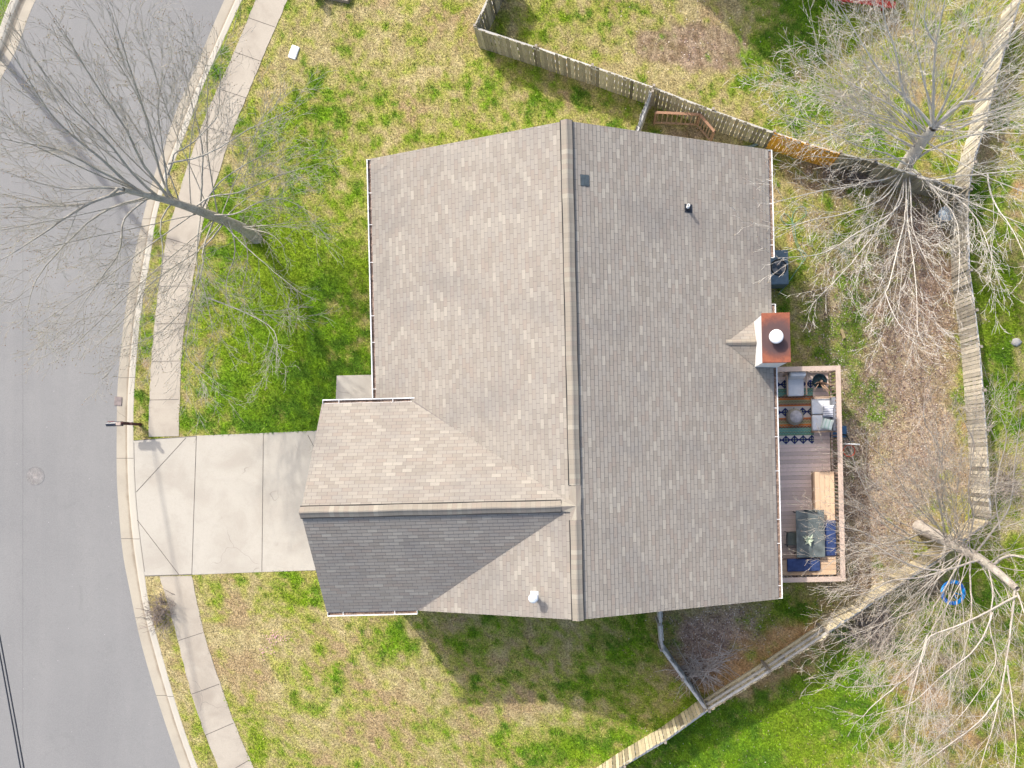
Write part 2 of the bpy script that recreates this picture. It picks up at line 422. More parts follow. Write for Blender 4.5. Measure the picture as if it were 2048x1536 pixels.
def masks(px, py):
    n1 = fbm(px, py, 90, 4, 1); n2 = fbm(px, py, 26, 4, 5); n3 = fbm(px, py, 7, 3, 9)
    nc_ = fbm(px, py, 15, 3, 45); G = .40 + blobs(px, py, GREEN) + .55 * (n1 - .5) + .75 * (n2 - .5) + .72 * (nc_ - .5) + .2 * (n3 - .5)
    n4 = fbm(px, py, 30, 4, 13); n5 = fbm(px, py, 34, 4, 17)
    S = sst(.38, .8, blobs(px, py, SOIL) + .9 * (n4 - .5))
    O = sst(.35, .8, blobs(px, py, ORANGE) + .9 * (n5 - .5))
    Lt = sst(.30, .9, blobs(px, py, LITTER) + .8 * (n4 - .5) + .3 * (n3 - .5))
    return G, S, O, Lt, n1, n2, n3
def gcol(px, py, jit=None):
    G, S, O, Lt, n1, n2, n3 = masks(px, py)
    if jit is None: jit = np.zeros_like(px)
    G = G + jit * .22
    A = lambda c: np.array(c)[None, :]
    m = lambda a, b, t: a * (1 - t[:, None]) + b * t[:, None]
    straw = m(A((.335, .285, .155)), A((.475, .41, .25)), sst(.3, .7, n3 + jit * .3))
    tan = m(straw, A((.34, .24, .16)), sst(.52, .7, fbm(px, py, 60, 3, 21)) * .6)
    yg = m(A((.26, .29, .055)), A((.36, .37, .09)), sst(.3, .7, n2))
    gr = m(A((.095, .20, .020)), A((.17, .30, .018)), sst(.3, .7, fbm(px, py, 20, 3, 25) + jit * .2))
    warm = sst(.45, .7, fbm(px, py, 150, 3, 31))
    gr = m(gr, A((.25, .34, .025)), warm * .6)
    G = G + .35 * (n3 - .5); c = m(tan, yg, sst(.18, .52, G) * .85); c = m(c, gr, sst(.42, .76, G))
    c = m(c, m(A((.17, .115, .09)), A((.33, .25, .21)), sst(.3, .7, n3)), S * .85 * (1 - sst(.55, .8, G)))
    c = m(c, m(A((.38, .215, .105)), A((.60, .40, .25)), sst(.25, .75, n3)), O * .85 * (1 - sst(.6, .85, G) * .7))
    c = m(c, m(A((.26, .185, .170)), A((.48, .375, .345)), sst(.3, .7, n3 + jit * .3)), Lt * .68 * (1 - sst(.5, .75, G) * .8))
    return np.clip(c * np.array([[1.10, 1.08, 1.02]]), 0, 1)

# ------------------------------------------------------------------ plan curves (photo px at ground level)
def spline(pts):
    """x as smooth function of y"""
    P = sorted((y, x) for x, y in pts); Y = np.array([p[0] for p in P], float); X = np.array([p[1] for p in P], float)
    n = len(Y); h = np.diff(Y); A = np.zeros((n, n)); b = np.zeros(n); A[0, 0] = A[-1, -1] = 1
    for i in range(1, n - 1):
        A[i, i - 1] = h[i - 1]; A[i, i] = 2 * (h[i - 1] + h[i]); A[i, i + 1] = h[i]
        b[i] = 3 * ((X[i + 1] - X[i]) / h[i] - (X[i] - X[i - 1]) / h[i - 1])
    c = np.linalg.solve(A, b)
    def f(y):
        y = np.asarray(y, float); yy = np.clip(y, Y[0], Y[-1]); i = np.clip(np.searchsorted(Y, yy) - 1, 0, n - 2)
        d = yy - Y[i]; bb = (X[i + 1] - X[i]) / h[i] - h[i] * (2 * c[i] + c[i + 1]) / 3
        r = X[i] + bb * d + c[i] * d * d + (c[i + 1] - c[i]) / (3 * h[i]) * d ** 3
        s0 = (X[1] - X[0]) / h[0]; s1 = (X[-1] - X[-2]) / h[-1]
        return r + np.minimum(y - Y[0], 0) * s0 + np.maximum(y - Y[-1], 0) * s1
    return f
eA = spline([(444, 0), (410, 79), (383, 144), (355, 205), (330, 275), (300, 365), (281, 440), (265, 510), (253, 579), (244, 644), (236, 719), (231, 784), (230, 842), (231, 978), (234, 1021), (243, 1114), (256, 1182), (273, 1264), (297, 1353), (325, 1442), (357, 1536)])
eB = spline([(484, 0), (448, 79), (407, 171), (369, 273), (340, 345), (309, 455), (301, 513), (287, 592), (278, 664), (272, 732), (268, 797), (267, 876), (270, 978), (275, 1038), (289, 1148), (297, 1202), (316, 1281), (337, 1356), (362, 1440), (396, 1536)])
wL = spline([(513, 0), (492, 51), (444, 161), (417, 219), (393, 284), (371, 345), (355, 400), (337, 460), (326, 520), (313, 613), (306, 681), (301, 753), (299, 797), (297, 880), (300, 1020), (320, 1153), (331, 1192), (355, 1278), (376, 1363), (410, 1469), (437, 1536)])
wR = spline([(576, 0), (547, 68), (509, 157), (478, 232), (455, 290), (439, 345), (417, 403), (403, 458), (393, 515), (378, 603), (369, 654), (362, 722), (359, 797), (357, 872), (362, 1000), (383, 1151), (391, 1192), (407, 1264), (439, 1366), (467, 1445), (506, 1536)])

M_ground = ground_mat('lawn_soil'); M_blade = ground_mat('grass_blade', True)
M_conc = concrete('pale_concrete', (.47, .435, .375), amt=.35)
M_drive = concrete('driveway_concrete', (.44, .408, .35), stain=(.29, .25, .205), amt=.42)
M_walk = concrete('sidewalk_concrete', (.415, .37, .305), stain=(.25, .21, .17), amt=.6)
M_kerb = concrete('kerb_concrete', (.42, .375, .30), amt=.35, band=True)
M_asph = asphalt()
M_joint = mat('joint_filler', (.09, .08, .07), .95, .2)

# lawn sheet: one grid from the kerb to the horizon
def lawn():
    ys = np.concatenate([-np.geomspace(6000, 260, 14), np.arange(-240, 1780, 8.0), np.geomspace(1800, 8000, 14)])
    t = np.concatenate([np.linspace(0, 1, 262), 1 + np.geomspace(.02, 4.5, 14)])
    xs0 = eB(ys)[:, None]
    X = xs0 + (2200 - xs0) * t[None, :]
    Y = np.repeat(ys[:, None], len(t), 1)
    px, py = X.ravel(), Y.ravel()
    inside = (np.abs(py - 768) < 1100) & (px < 2300)
    z = (fbm(px, py, 110, 3, 41) - .5) * .05
    # keep the ground level where slabs, walls and fences stand on it
    near = np.minimum(px - eB(py), 1e9)
    z *= sst(20, 240, near); z = z - .002
    cols = gcol(px, py)
    V = np.stack([(px - NX) / PPM, -(py - NY) / PPM, z], 1)
    nr, nc = X.shape
    i = np.arange(nr - 1)[:, None] * nc + np.arange(nc - 1)[None, :]; i = i.ravel()
    F = np.stack([i, i + nc, i + nc + 1, i + 1], 1)
    o = rawmesh('ground', V, F, cols, M_ground)
    tag(o, 'patchy green and straw coloured spring lawn', kind='structure')
lawn()

# road, on its own level below the kerb
def strip(name, fa, fb, prof, m, y0, y1, step=12, label=None, sides=True):
    mb = MB(); ys = np.arange(y0, y1 + step, step); a = fa(ys); b = fb(ys)
    vs = []; uvs = []; arc = 0; prev = None
    for k, y in enumerate(ys):
        if prev is not None: arc += math.hypot(a[k] - prev[0], y - prev[1]) / PPM
        prev = (a[k], y)
        for tt, z in prof:
            p = W(a[k] + (b[k] - a[k]) * tt, y); vs.append((p.x, p.y, z)); uvs.append((tt, arc))
    n = len(prof)
    fs = [(k * n + i, (k + 1) * n + i, (k + 1) * n + i + 1, k * n + i + 1) for k in range(len(ys) - 1) for i in range(n - 1)]
    mb.add(vs, fs, None, uvs); return mb.build(name, m)
far_edge = spline([(65, 0), (55, 23), (40, 65), (27, 98), (5, 140), (-40, 220), (-110, 350), (-190, 560), (-235, 760), (-250, 960), (-235, 1150), (-190, 1350), (-120, 1560)])
far_back = lambda y: far_edge(y) - 44
r = strip('road', far_edge, eA, [(0, -.128), (.25, -.10), (.5, -.09), (.75, -.10), (1, -.124)], M_asph, -1800, 2700); tag(r, 'grey asphalt street curving past the house', kind='structure')
k1 = strip('kerb', eA, eB, [(0, -.14), (0, -.122), (.3, -.128), (.54, -.134), (.58, -.118), (.63, -.03), (.68, .0), (.75, .008), (.97, .008), (1, .0), (1, -.1)], M_kerb, -1800, 2700)
tag(k1, 'concrete kerb and gutter along the lawn side of the street', kind='structure')
k2 = strip('kerb', far_edge, far_back, [(0, -.14), (0, -.122), (.3, -.126), (.44, -.126), (.54, -.10), (.66, -.04), (.76, -.004), (.97, .006), (1, .0), (1, -.1)], M_kerb, -1800, 2700)
tag(k2, 'concrete kerb and gutter on the far side of the street', kind='structure')
for poly in k2.data.polygons: poly.flip()
# far side ground
mb = MB(); ys = np.concatenate([np.geomspace(-1800, -60, 10), np.arange(-40, 200, 8), np.geomspace(210, 2700, 30)])
xx = [0, 6, 14, 24, 40, 60, 90, 150, 400, 1500, 4000]
vs = []; cc = []
for y in ys:
    b = far_back(y)
    for d in xx:
        p = W(b - d, y); vs.append((p.x, p.y, -.002)); cc.append((b - d, y))
ca = gcol(np.array([c[0] for c in cc]) + 0.0, np.array([c[1] for c in cc]))
n = len(xx); F = np.array([(k * n + i, k * n + i + 1, (k + 1) * n + i + 1, (k + 1) * n + i) for k in range(len(ys) - 1) for i in range(n - 1)])
ca = ca * .3 + np.array([[.09, .19, .03]]) * .7
o = rawmesh('far_lawn', np.array(vs), F, ca, M_ground); tag(o, kind='structure')
# deep base below everything
mb = MB(); mb.poly([(-400, -400, -.6), (400, -400, -.6), (400, 400, -.6), (-400, 400, -.6)], (.2, .2, .1)); o = mb.build('subsoil', mat('subsoil', (.2, .15, .1))); tag(o, kind='structure')

# sidewalk and driveway slabs
def walk(name, y0, y1, label):
    mb = MB(); ys = np.linspace(y0, y1, max(3, int(abs(y1 - y0) / 10))); a = wL(ys); b = wR(ys)
    vs = [];
    for k, y in enumerate(ys):
        ja = 1.2 * math.sin(k * 1.7) * random.random(); jb = 1.5 * random.random()
        # ends cut square to the driveway edge
        for x, z in ((a[k] - ja, -.05), (a[k] - ja, .014), (b[k] + jb, .014), (b[k] + jb, -.05)):
            p = W(x, y - (x - 328) * .02); vs.append((p.x, p.y, z))
    fs = [(k * 4 + i, (k + 1) * 4 + i, (k + 1) * 4 + i + 1, k * 4 + i + 1) for k in range(len(ys) - 1) for i in range(3)]
    mb.add(vs, fs); o = mb.build(name, M_walk); return tag(o, label, kind='structure')
s1 = walk('sidewalk', -1500, 873, 'concrete sidewalk beside the upper front lawn')
s2 = walk('sidewalk', 1152.5, 2600, 'concrete sidewalk beside the lower front lawn')
jb = MB()
def jline(a, b, w=.018, z=.0165):
    p, q = W(*a), W(*b); p.z = q.z = z; jb.bar(p, q, w, .003)
for y in (55 - 73 * 4, 55 - 73 * 3, 55 - 146, 55 - 73, 55, 123, 196, 270, 345, 420, 495, 572, 647, 722, 799):
    a, b = float(wL(y - 15)), float(wR(y))
    sl = (float(wL(y)) - float(wL(y + 20))) / 20  # perpendicular to walk
    jline((a + 1, y - 15 - 4 if y < 500 else y + 1), (b - 1, y))
for yl, yr in ((1281, 1265), (1388, 1368), (1470, 1446), (1552, 1520), (1640, 1600), (1730, 1690)):
    jline((float(wL(yl)) + 1, yl), (float(wR(yr)) - 1, yr))
drive_pts = [(267.5, 880.5), (393, 871.5), (527, 866), (640, 861), (765, 856), (765, 1135), (630, 1140.5), (524, 1144), (384, 1149.5), (290.5, 1152.5)]
eb = [(float(eB(y)) - .2, y) for y in np.linspace(1145, 885, 12)]
mb = MB(); pts = [W(x, y) for x, y in (drive_pts + eb)]
mb.slab([(p.x, p.y) for p in pts][::-1], -.06, .0135)
dr = mb.build('driveway', M_drive); tag(dr, 'pale concrete driveway up to the garage', kind='structure')
for a, b in (((393, 872), (384, 1149)), ((527, 867), (524, 1143)), ((372, 876), (273, 984)), ((275, 1040), (358, 1149)), ((268, 881), (393, 872.5)), ((290, 1151.5), (385, 1148.5)), ((616, 870), (634, 905))):
    jline(a, b)
for k in range(12):
    y0 = 885 + k * 21.5; jline((float(eB(y0)) + 1.2, y0), (float(eB(y0 + 21.5)) + 1.2, y0 + 21.5), .012)
o = jb.build('paving_joint', M_joint); tag(o, kind='structure')
# front stoop slab and path strip
mb = MB(); q = [W(676, 752), (W(760, 750)), (W(760, 800)), W(674, 806)]; mb.slab([(p.x, p.y) for p in q][::-1], -.05, .16)
o = mb.build('front_step', M_conc); tag(o, 'small concrete slab step in the corner between garage and house', 'step')

# ------------------------------------------------------------------ exclusion mask for grass
def in_poly(px, py, poly):
    ins = np.zeros(px.shape, bool); n = len(poly)
    for i in range(n):
        x0, y0 = poly[i]; x1, y1 = poly[(i + 1) % n]
        c = ((y0 > py) != (y1 > py)) & (px < (x1 - x0) * (py - y0) / (y1 - y0 + 1e-12) + x0)
        ins ^= c
    return ins
def grass():
    N = 620000
    px = RNG.uniform(230, 2075, N); py = RNG.uniform(-25, 1560, N)
    G, S, O, Lt, *_ = masks(px, py)
    keep = px > eB(py) + .5
    edge = RNG.uniform(-1, 1.5, N)
    keep &= ~((px > wL(py) + edge) & (px < wR(py) - edge) & ((py < 874) | (py > 1153)))
    keep &= ~in_poly(px, py, [(262, 880.5), (393, 871.8), (765, 857), (765, 1134), (384, 1148.5), (284, 1152)])
    keep &= ~in_poly(px, py, [(820, 370), (1500, 350), (1522, 1155), (745, 1180), (755, 760), (820, 760)])
    keep &= ~in_poly(px, py, [(674, 752), (760, 750), (760, 806), (674, 806)])
    dens = np.clip(1 - .85 * S - .7 * O - .5 * Lt, .08, 1) * (.55 + .45 * sst(.2, .6, G))
    keep &= RNG.random(N) < dens
    px = px[keep]; py = py[keep]; G = G[keep]; n = len(px)
    jit = RNG.normal(0, .55, n)
    col = gcol(px, py, jit) * (RNG.uniform(.60, 1.50, n) * (.72 + .56 * sst(.2, .8, vnoise(px / 3.4, py / 3.4, 61))))[:, None]
    ln = RNG.uniform(.04, .09, n) * (.8 + .9 * sst(.45, .8, G)); wd = RNG.uniform(.008, .017, n)
    az = RNG.uniform(0, 2 * np.pi, n); lean = RNG.uniform(.25, 1.25, n)
    bx = (px - NX) / PPM; by = -(py - NY) / PPM; zz = (fbm(px, py, 110, 3, 41) - .5) * .05 * sst(20, 240, px - eB(py))
    dx, dy = np.cos(az), np.sin(az)
    tip = np.stack([bx + dx * ln * np.sin(lean), by + dy * ln * np.sin(lean), zz + ln * np.cos(lean) + .004], 1)
    l_ = np.stack([bx - dy * wd, by + dx * wd, zz - .004], 1); r_ = np.stack([bx + dy * wd, by - dx * wd, zz - .004], 1)
    V = np.stack([l_, r_, tip], 1).reshape(-1, 3); F = np.arange(3 * n).reshape(-1, 3)
    C = np.repeat(col, 3, 0)
    o = rawmesh('grass', V, F, np.clip(C, 0, 1), M_blade); tag(o, 'short mixed green and straw grass blades over the lawns', 'grass', kind='stuff')
grass()
def leaves():
    N = 130000
    px = RNG.uniform(1240, 2075, N); py = RNG.uniform(-20, 1560, N)
    Lt = masks(px, py)[3]
    keep = (RNG.random(N) < Lt * .75 + .03) & ~in_poly(px, py, [(1100, 350), (1500, 350), (1522, 1155), (1100, 1180)])
    px = px[keep]; py = py[keep]; n = len(px)
    pal = np.array([(.30, .21, .19), (.50, .40, .36), (.22, .14, .13), (.62, .53, .47), (.42, .31, .28), (.78, .70, .60), (.16, .11, .10), (.48, .32, .19)])
    col = pal[RNG.integers(0, len(pal), n)] * RNG.uniform(.8, 1.2, n)[:, None]
    s = RNG.uniform(.014, .040, n); az = RNG.uniform(0, 6.28, n); tl = RNG.normal(0, .35, (n, 2))
    bx = (px - NX) / PPM; by = -(py - NY) / PPM; zz = (fbm(px, py, 110, 3, 41) - .5) * .05 + RNG.uniform(.006, .03, n)
    vs = []
    for a, k in ((0, 1), (1.5, .55), (3.14, 1), (4.7, .6)):
        ox, oy = np.cos(az + a) * s * k, np.sin(az + a) * s * k
        vs.append(np.stack([bx + ox, by + oy, zz + ox * tl[:, 0] + oy * tl[:, 1]], 1))
    V = np.stack(vs, 1).reshape(-1, 3)
    o = rawmesh('fallen_leaves', V, np.arange(4 * n).reshape(-1, 4), np.repeat(col, 4, 0), M_blade)
    tag(o, 'dry brown and pale fallen leaves littering the back yard', 'leaves', kind='stuff')
leaves()
# little pink flowers
mb = MB()
for k in range(90):
    cx, cy = random.choice(((540, 1270), (548, 1280), (532, 1302), (560, 1276)))
    p = W(random.gauss(cx, 11), random.gauss(cy, 6)); s = random.uniform(.012, .022)
    mb.lathe([(s, 0), (s * .6, s * .8), (0.0005, s)], (p.x, p.y, .035), 5, (.75, .42, .50))
o = mb.build('clover_flowers', wood_mat('petal', (1, 1, 1), .1)); tag(o, 'scatter of tiny pink flowers in the lower lawn', 'flowers', kind='stuff')

# ------------------------------------------------------------------ house
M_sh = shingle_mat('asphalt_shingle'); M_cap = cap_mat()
M_white = mat('white_trim', (.78, .78, .76), .5, .06)
M_dark = mat('dark_void', (.03, .03, .03), .9, .1)
M_siding = mat('cream_siding', (.62, .60, .54), .6, .06)
M_glass = mat('window_glass', (.04, .05, .06), .08, .1, bumps=0, spec=.6)
house = thing('house', 'large detached house with weathered grey brown shingle roof and front garage wing', 'house', (HC[0], HC[1], 0), HR)
EZ, RZ, GEZ = 4.25, 7.0, 4.82; U0 = 6.50; VV = 7.36
PM = (RZ - EZ) / U0; GV = -4.0; GH = 3.34; PG = (RZ - GEZ) / GH; GU = -8.1
def clip(poly, a, b, c):
    """keep a*x+b*y>=c"""
    out = []; n = len(poly)
    for i in range(n):
        p, q = poly[i], poly[(i + 1) % n]; dp = a * p[0] + b * p[1] - c; dq = a * q[0] + b * q[1] - c
        if dp >= -1e-9: out.append(p)
        if (dp > 1e-9 and dq < -1e-9) or (dp < -1e-9 and dq > 1e-9):
            t = dp / (dp - dq); out.append((p[0] + (q[0] - p[0]) * t, p[1] + (q[1] - p[1]) * t))
    return out
def facet(mb, poly, o, g, pitch, z0, T=.009, seed=0.0):
    cs = math.cos(math.atan(pitch)); st = .127 * cs
    ds = [(p[0] - o[0]) * g[0] + (p[1] - o[1]) * g[1] for p in poly]
    k = int(math.floor(min(ds) / st + 1e-6)); al = (-g[1], g[0])
    zf = lambda d, kk: z0 + pitch * d + T * (1 - (d / st - kk))
    while k * st < max(ds) - 1e-6:
        q = clip(poly, g[0], g[1], k * st + g[0] * o[0] + g[1] * o[1])
        if len(q) >= 3: q = clip(q, -g[0], -g[1], -((k + 1) * st + g[0] * o[0] + g[1] * o[1]))
        if len(q) >= 3:
            vs = []; uv = []
            for p in q:
                d = (p[0] - o[0]) * g[0] + (p[1] - o[1]) * g[1]; s = (p[0]) * al[0] + (p[1]) * al[1]
                vs.append((p[0], p[1], zf(d, k))); uv.append((s + seed, (k + min(max(d / st - k, .002), .995)) * .127))
            mb.poly(vs, None, uv)
            low = [p for p in q if abs((p[0] - o[0]) * g[0] + (p[1] - o[1]) * g[1] - k * st) < 1e-6]
            if len(low) >= 2:
                lo, hi = min(low, key=lambda p: p[0] * al[0] + p[1] * al[1]), max(low, key=lambda p: p[0] * al[0] + p[1] * al[1])
                z1 = z0 + pitch * k * st
                mb.poly([(lo[0], lo[1], z1 + T), (lo[0], lo[1], z1 - .001), (hi[0], hi[1], z1 - .001), (hi[0], hi[1], z1 + T)], None,
                        [(lo[0] * al[0] + lo[1] * al[1] + seed, k * .127 + .002)] * 2 + [(hi[0] * al[0] + hi[1] * al[1] + seed, k * .127 + .002)] * 2)
        k += 1
kx = PG / PM  # |u| at valley = |dv| * kx
ux = GH * kx; vbt = VV - 4.0 * 1  # helper
mb = MB()
gt = GV + GH; gb = GV - GH
facet(mb, [(-U0, gt), (-ux, gt), (-ux, VV), (-U0, VV)], (-U0, 0), (1, 0), PM, EZ)
facet(mb, [(-ux, gt), (0, GV), (0, VV), (-ux, VV)], (-U0, 0), (1, 0), PM, EZ)
facet(mb, [(-ux, gb), (0, gb), (0, GV)], (-U0, 0), (1, 0), PM, EZ)
facet(mb, [(-ux, gb - .02), (0, gb - .02), (0, gb), (-ux, gb)], (-U0, 0), (1, 0), PM, EZ)
facet(mb, [(0, -VV), (U0, -VV), (U0, VV), (0, VV)], (U0, 0), (-1, 0), PM, EZ, seed=31.1)
facet(mb, [(GU, GV), (0, GV), (-ux, gt), (GU, gt)], (0, gt), (0, -1), PG, GEZ, seed=7.7)
facet(mb, [(GU, gb), (-ux, gb), (0, GV), (GU, GV)], (0, gb), (0, 1), PG, GEZ, seed=3.3)
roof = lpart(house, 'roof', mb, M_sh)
for p_ in roof.data.polygons:
    if p_.normal.z < -0.01: p_.flip()
# valley flashing strips (open woven valley: slim darker line)
vm = MB()
for vs_, ve in (((-ux, gt), (0, GV)), ((-ux, gb), (0, GV))):
    a = Vector((vs_[0], vs_[1], RZ + PM * vs_[0] + .012)); b = Vector((ve[0] - .2, ve[1], RZ + PM * -.2 + .012))
    vm.bar(a, b, .05, .008)
lpart(roof, 'valley_flashing', vm, mat('valley_granules', (.19, .17, .155), .95))
# ridge caps with vent gap
def ridge_cap(a, b, side, pitch1, pitch2, half=.165, lift=.045, name='ridge_cap'):
    """a,b local ridge ends; side = unit plan vector across"""
    a, b = Vector(a), Vector(b); d = (b - a); ln = d.length; d.normalize(); sd = Vector((side[0], side[1], 0))
    mb = MB(); nseg = max(1, int(ln / .145))
    prof = [(-half, -half * pitch1), (-half * .5, -half * .5 * pitch1 + .004), (-.02, .010), (.02, .010), (half * .5, -half * .5 * pitch2 + .004), (half, -half * pitch2)]
    vs = []; uv = []
    for k in range(nseg + 1):
        for e in (0, 1):
            t = k / nseg * ln
            if e == 1 and k == nseg: continue
            zz = .006 if e == 1 else 0.0
            for x, z in prof:
                p = a + d * t + sd * (x + .006 * math.sin(k * .37)) + Vector((0, 0, lift + z + zz)); vs.append(p); uv.append((t + (.001 if e else -.001), x))
    n = len(prof); rows = len(vs) // n
    fs = [(r_ * n + i, r_ * n + i + 1, (r_ + 1) * n + i + 1, (r_ + 1) * n + i) for r_ in range(rows - 1) for i in range(n - 1)]
    mb.add(vs, fs, None, uv)
    o = lpart(roof, name, mb, M_cap)
    if o.data.polygons[len(o.data.polygons) // 2].normal.z < 0:
        for q in o.data.polygons: q.flip()
    dk = MB()
    for s_, pt in ((-1, pitch1), (1, pitch2)):
        p0 = a + sd * (s_ * (half + .012)) + Vector((0, 0, lift * .5 - half * pt)); p1 = p0 + d * ln
        dk.bar(p0, p1, .034, lift * .95)  # near-black vent sides, colour stands in for the shadow gap under the cap
    lpart(o, 'vent_shadow_gap', dk, M_dark)
    e = MB(); e.box(-.001, .001, -.001, .001, 0, .001)
    return o
ridge_cap((0, VV + .03, RZ), (0, GV + .62, RZ), (1, 0), PM, PM)
ridge_cap((0, GV - .42, RZ), (0, -VV - .03, RZ), (1, 0), PM, PM)
ridge_cap((GU - .03, GV, RZ), (-.42, GV, RZ), (0, 1), PG, PG)
# flush cap shingles where the three ridges meet
mb = MB(); hubc = Vector((0.03, GV, RZ + .055)); ringp = []
for ang, rad, dz in ((90, .64, -.012), (76, .62, -.07), (60, .30, -.05), (0, .13, -.03), (-60, .26, -.05), (-70, .44, -.07), (-90, .43, -.012), (-110, .44, -.075), (-135, .26, -.07), (-160, .44, -.10), (180, .46, -.012), (160, .44, -.10), (135, .27, -.07), (104, .62, -.07)):
    ringp.append((hubc.x + rad * math.cos(R(ang)), hubc.y + rad * math.sin(R(ang)), hubc.z + dz))
for i in range(len(ringp)):
    a_, b_ = ringp[i], ringp[(i + 1) % len(ringp)]
    mb.add([hubc, a_, b_], [(0, 1, 2)], None, [(i * .145 + .05, 0)] * 3)
    mb.add([a_, (a_[0], a_[1], a_[2] - .1), (b_[0], b_[1], b_[2] - .1), b_], [(0, 1, 2, 3)], None, [(i * .145 + .05, 0)] * 4)
lpart(roof, 'ridge_junction', mb, M_cap)
# soffit / deck underside, rake boards and fascia
mb = MB(); t_ = .06
def und(poly, zf, th=.10):
    mb.add([(x, y, zf(x, y) - .004) for x, y in poly] + [(x, y, zf(x, y) - th) for x, y in poly],
           [tuple(range(len(poly) - 1, -1, -1))[::-1]][:0] + [tuple(len(poly) + i for i in range(len(poly)))] + [(i, i + len(poly), (i + 1) % len(poly) + len(poly), (i + 1) % len(poly)) for i in range(len(poly))])
zm = lambda x, y: RZ - PM * abs(x); zg = lambda x, y: RZ - PG * abs(y - GV)
i_ = .012
und([(-U0 + i_, gt), (-ux, gt), (0, GV), (0, VV - i_), (-U0 + i_, VV - i_)], zm)
und([(-ux, gb + i_), (0, gb + i_), (0, GV)], zm)
und([(0, -VV + i_), (U0 - i_, -VV + i_), (U0 - i_, VV - i_), (0, VV - i_)], zm)
und([(GU + i_, GV), (0, GV), (-ux, gt - i_), (GU + i_, gt - i_)], zg)
und([(GU + i_, gb + i_), (-ux, gb + i_), (0, GV), (GU + i_, GV)], zg)
lpart(house, 'soffit', mb, M_white)
# walls
WM = mat('house_wall_siding', (.60, .585, .53), .65, .05)
mb = MB()
def prism(mb, prof, a0, a1, axis):
    n = len(prof); vs = []
    for a in (a0, a1):
        for x, z in prof: vs.append((x, a, z) if axis == 'v' else (a, x, z))
    mb.add(vs, [tuple(range(n))[::-1], tuple(range(n, 2 * n))] + [(i, (i + 1) % n, (i + 1) % n + n, i + n) for i in range(n)])
prism(mb, [(-6.2, -.3), (6.2, -.3), (6.2, 4.2), (0, 6.83), (-6.2, 4.2)], -7.05, 7.05, 'v')
prism(mb, [(GV - 3.08, -.3), (GV + 3.08, -.3), (GV + 3.08, 4.8), (GV, 6.78), (GV - 3.08, 4.8)], -7.8, -2.0, 'u')
wall = lpart(house, 'wall', mb, WM)
def window(u, v, z, w, h, axis, sgn, name='window'):
    f = MB(); g = MB(); d = .04
    def bx(m, a0, a1, z0, z1, dd):
        lo, hi = (0, dd * sgn) if sgn > 0 else (dd * sgn, 0)
        if axis == 'u': m.box(u + lo - .02 * sgn, u + hi, a0, a1, z0, z1)
        else: m.box(a0, a1, v + lo - .02 * sgn, v + hi, z0, z1)
    c = v if axis == 'u' else u
    for a0, a1, z0, z1 in ((c - w / 2 - .08, c - w / 2, z, z + h), (c + w / 2, c + w / 2 + .08, z, z + h), (c - w / 2 - .08, c + w / 2 + .08, z - .08, z), (c - w / 2 - .08, c + w / 2 + .08, z + h, z + h + .08), (c - .02, c + .02, z, z + h)):
        bx(f, a0, a1, z0, z1, d)
    bx(g, c - w / 2, c + w / 2, z, z + h, .012)
    fo = lpart(house, name, f, M_white); lpart(fo, 'pane', g, M_glass)
for v_ in (1.5, 4.0, 6.0): window(-6.2, v_, 1.9, 1.1, 1.3, 'u', -1)
for v_ in (5.6, 3.2): window(6.2, v_ - 1.2, 2.4, 1.0, 1.2, 'u', 1)
window(6.2, -1.6, 1.58, 1.8, 2.0, 'u', 1, 'patio_door')
window(2.5, 7.05, 2.2, 1.0, 1.2, 'v', 1); window(-2.5, 7.05, 2.2, 1.0, 1.2, 'v', 1)
window(2.5, -7.05, 2.2, 1.0, 1.2, 'v', -1); window(-1.0, -7.05, 2.2, 1.0, 1.2, 'v', -1)
mb = MB(); mb.box(-7.84, -7.8, GV - 2.45, GV + 2.45, 0, 2.2)
for k in range(4): mb.box(-7.86, -7.84, GV - 2.4, GV + 2.4, .06 + k * .54, .54 + k * .54)
lpart(house, 'garage_door', mb, M_white)
mb = MB(); mb.box(-6.25, -6.2, -.6, .35, .16, 2.25); fd = lpart(house, 'front_door', mb, mat('door_paint', (.25, .06, .05), .4, .1))
mb = MB(); mb.lathe([(.03, 0), (.035, .02), (.02, .04), (.0005, .045)], (0, 0, 0), 10, M=Matrix.Translation((-6.26, .22, 1.15)) @ Matrix.Rotation(R(-90), 4, 'Y')); lpart(fd, 'handle', mb, mat('brass', (.5, .38, .15), .3, .1, metal=1))
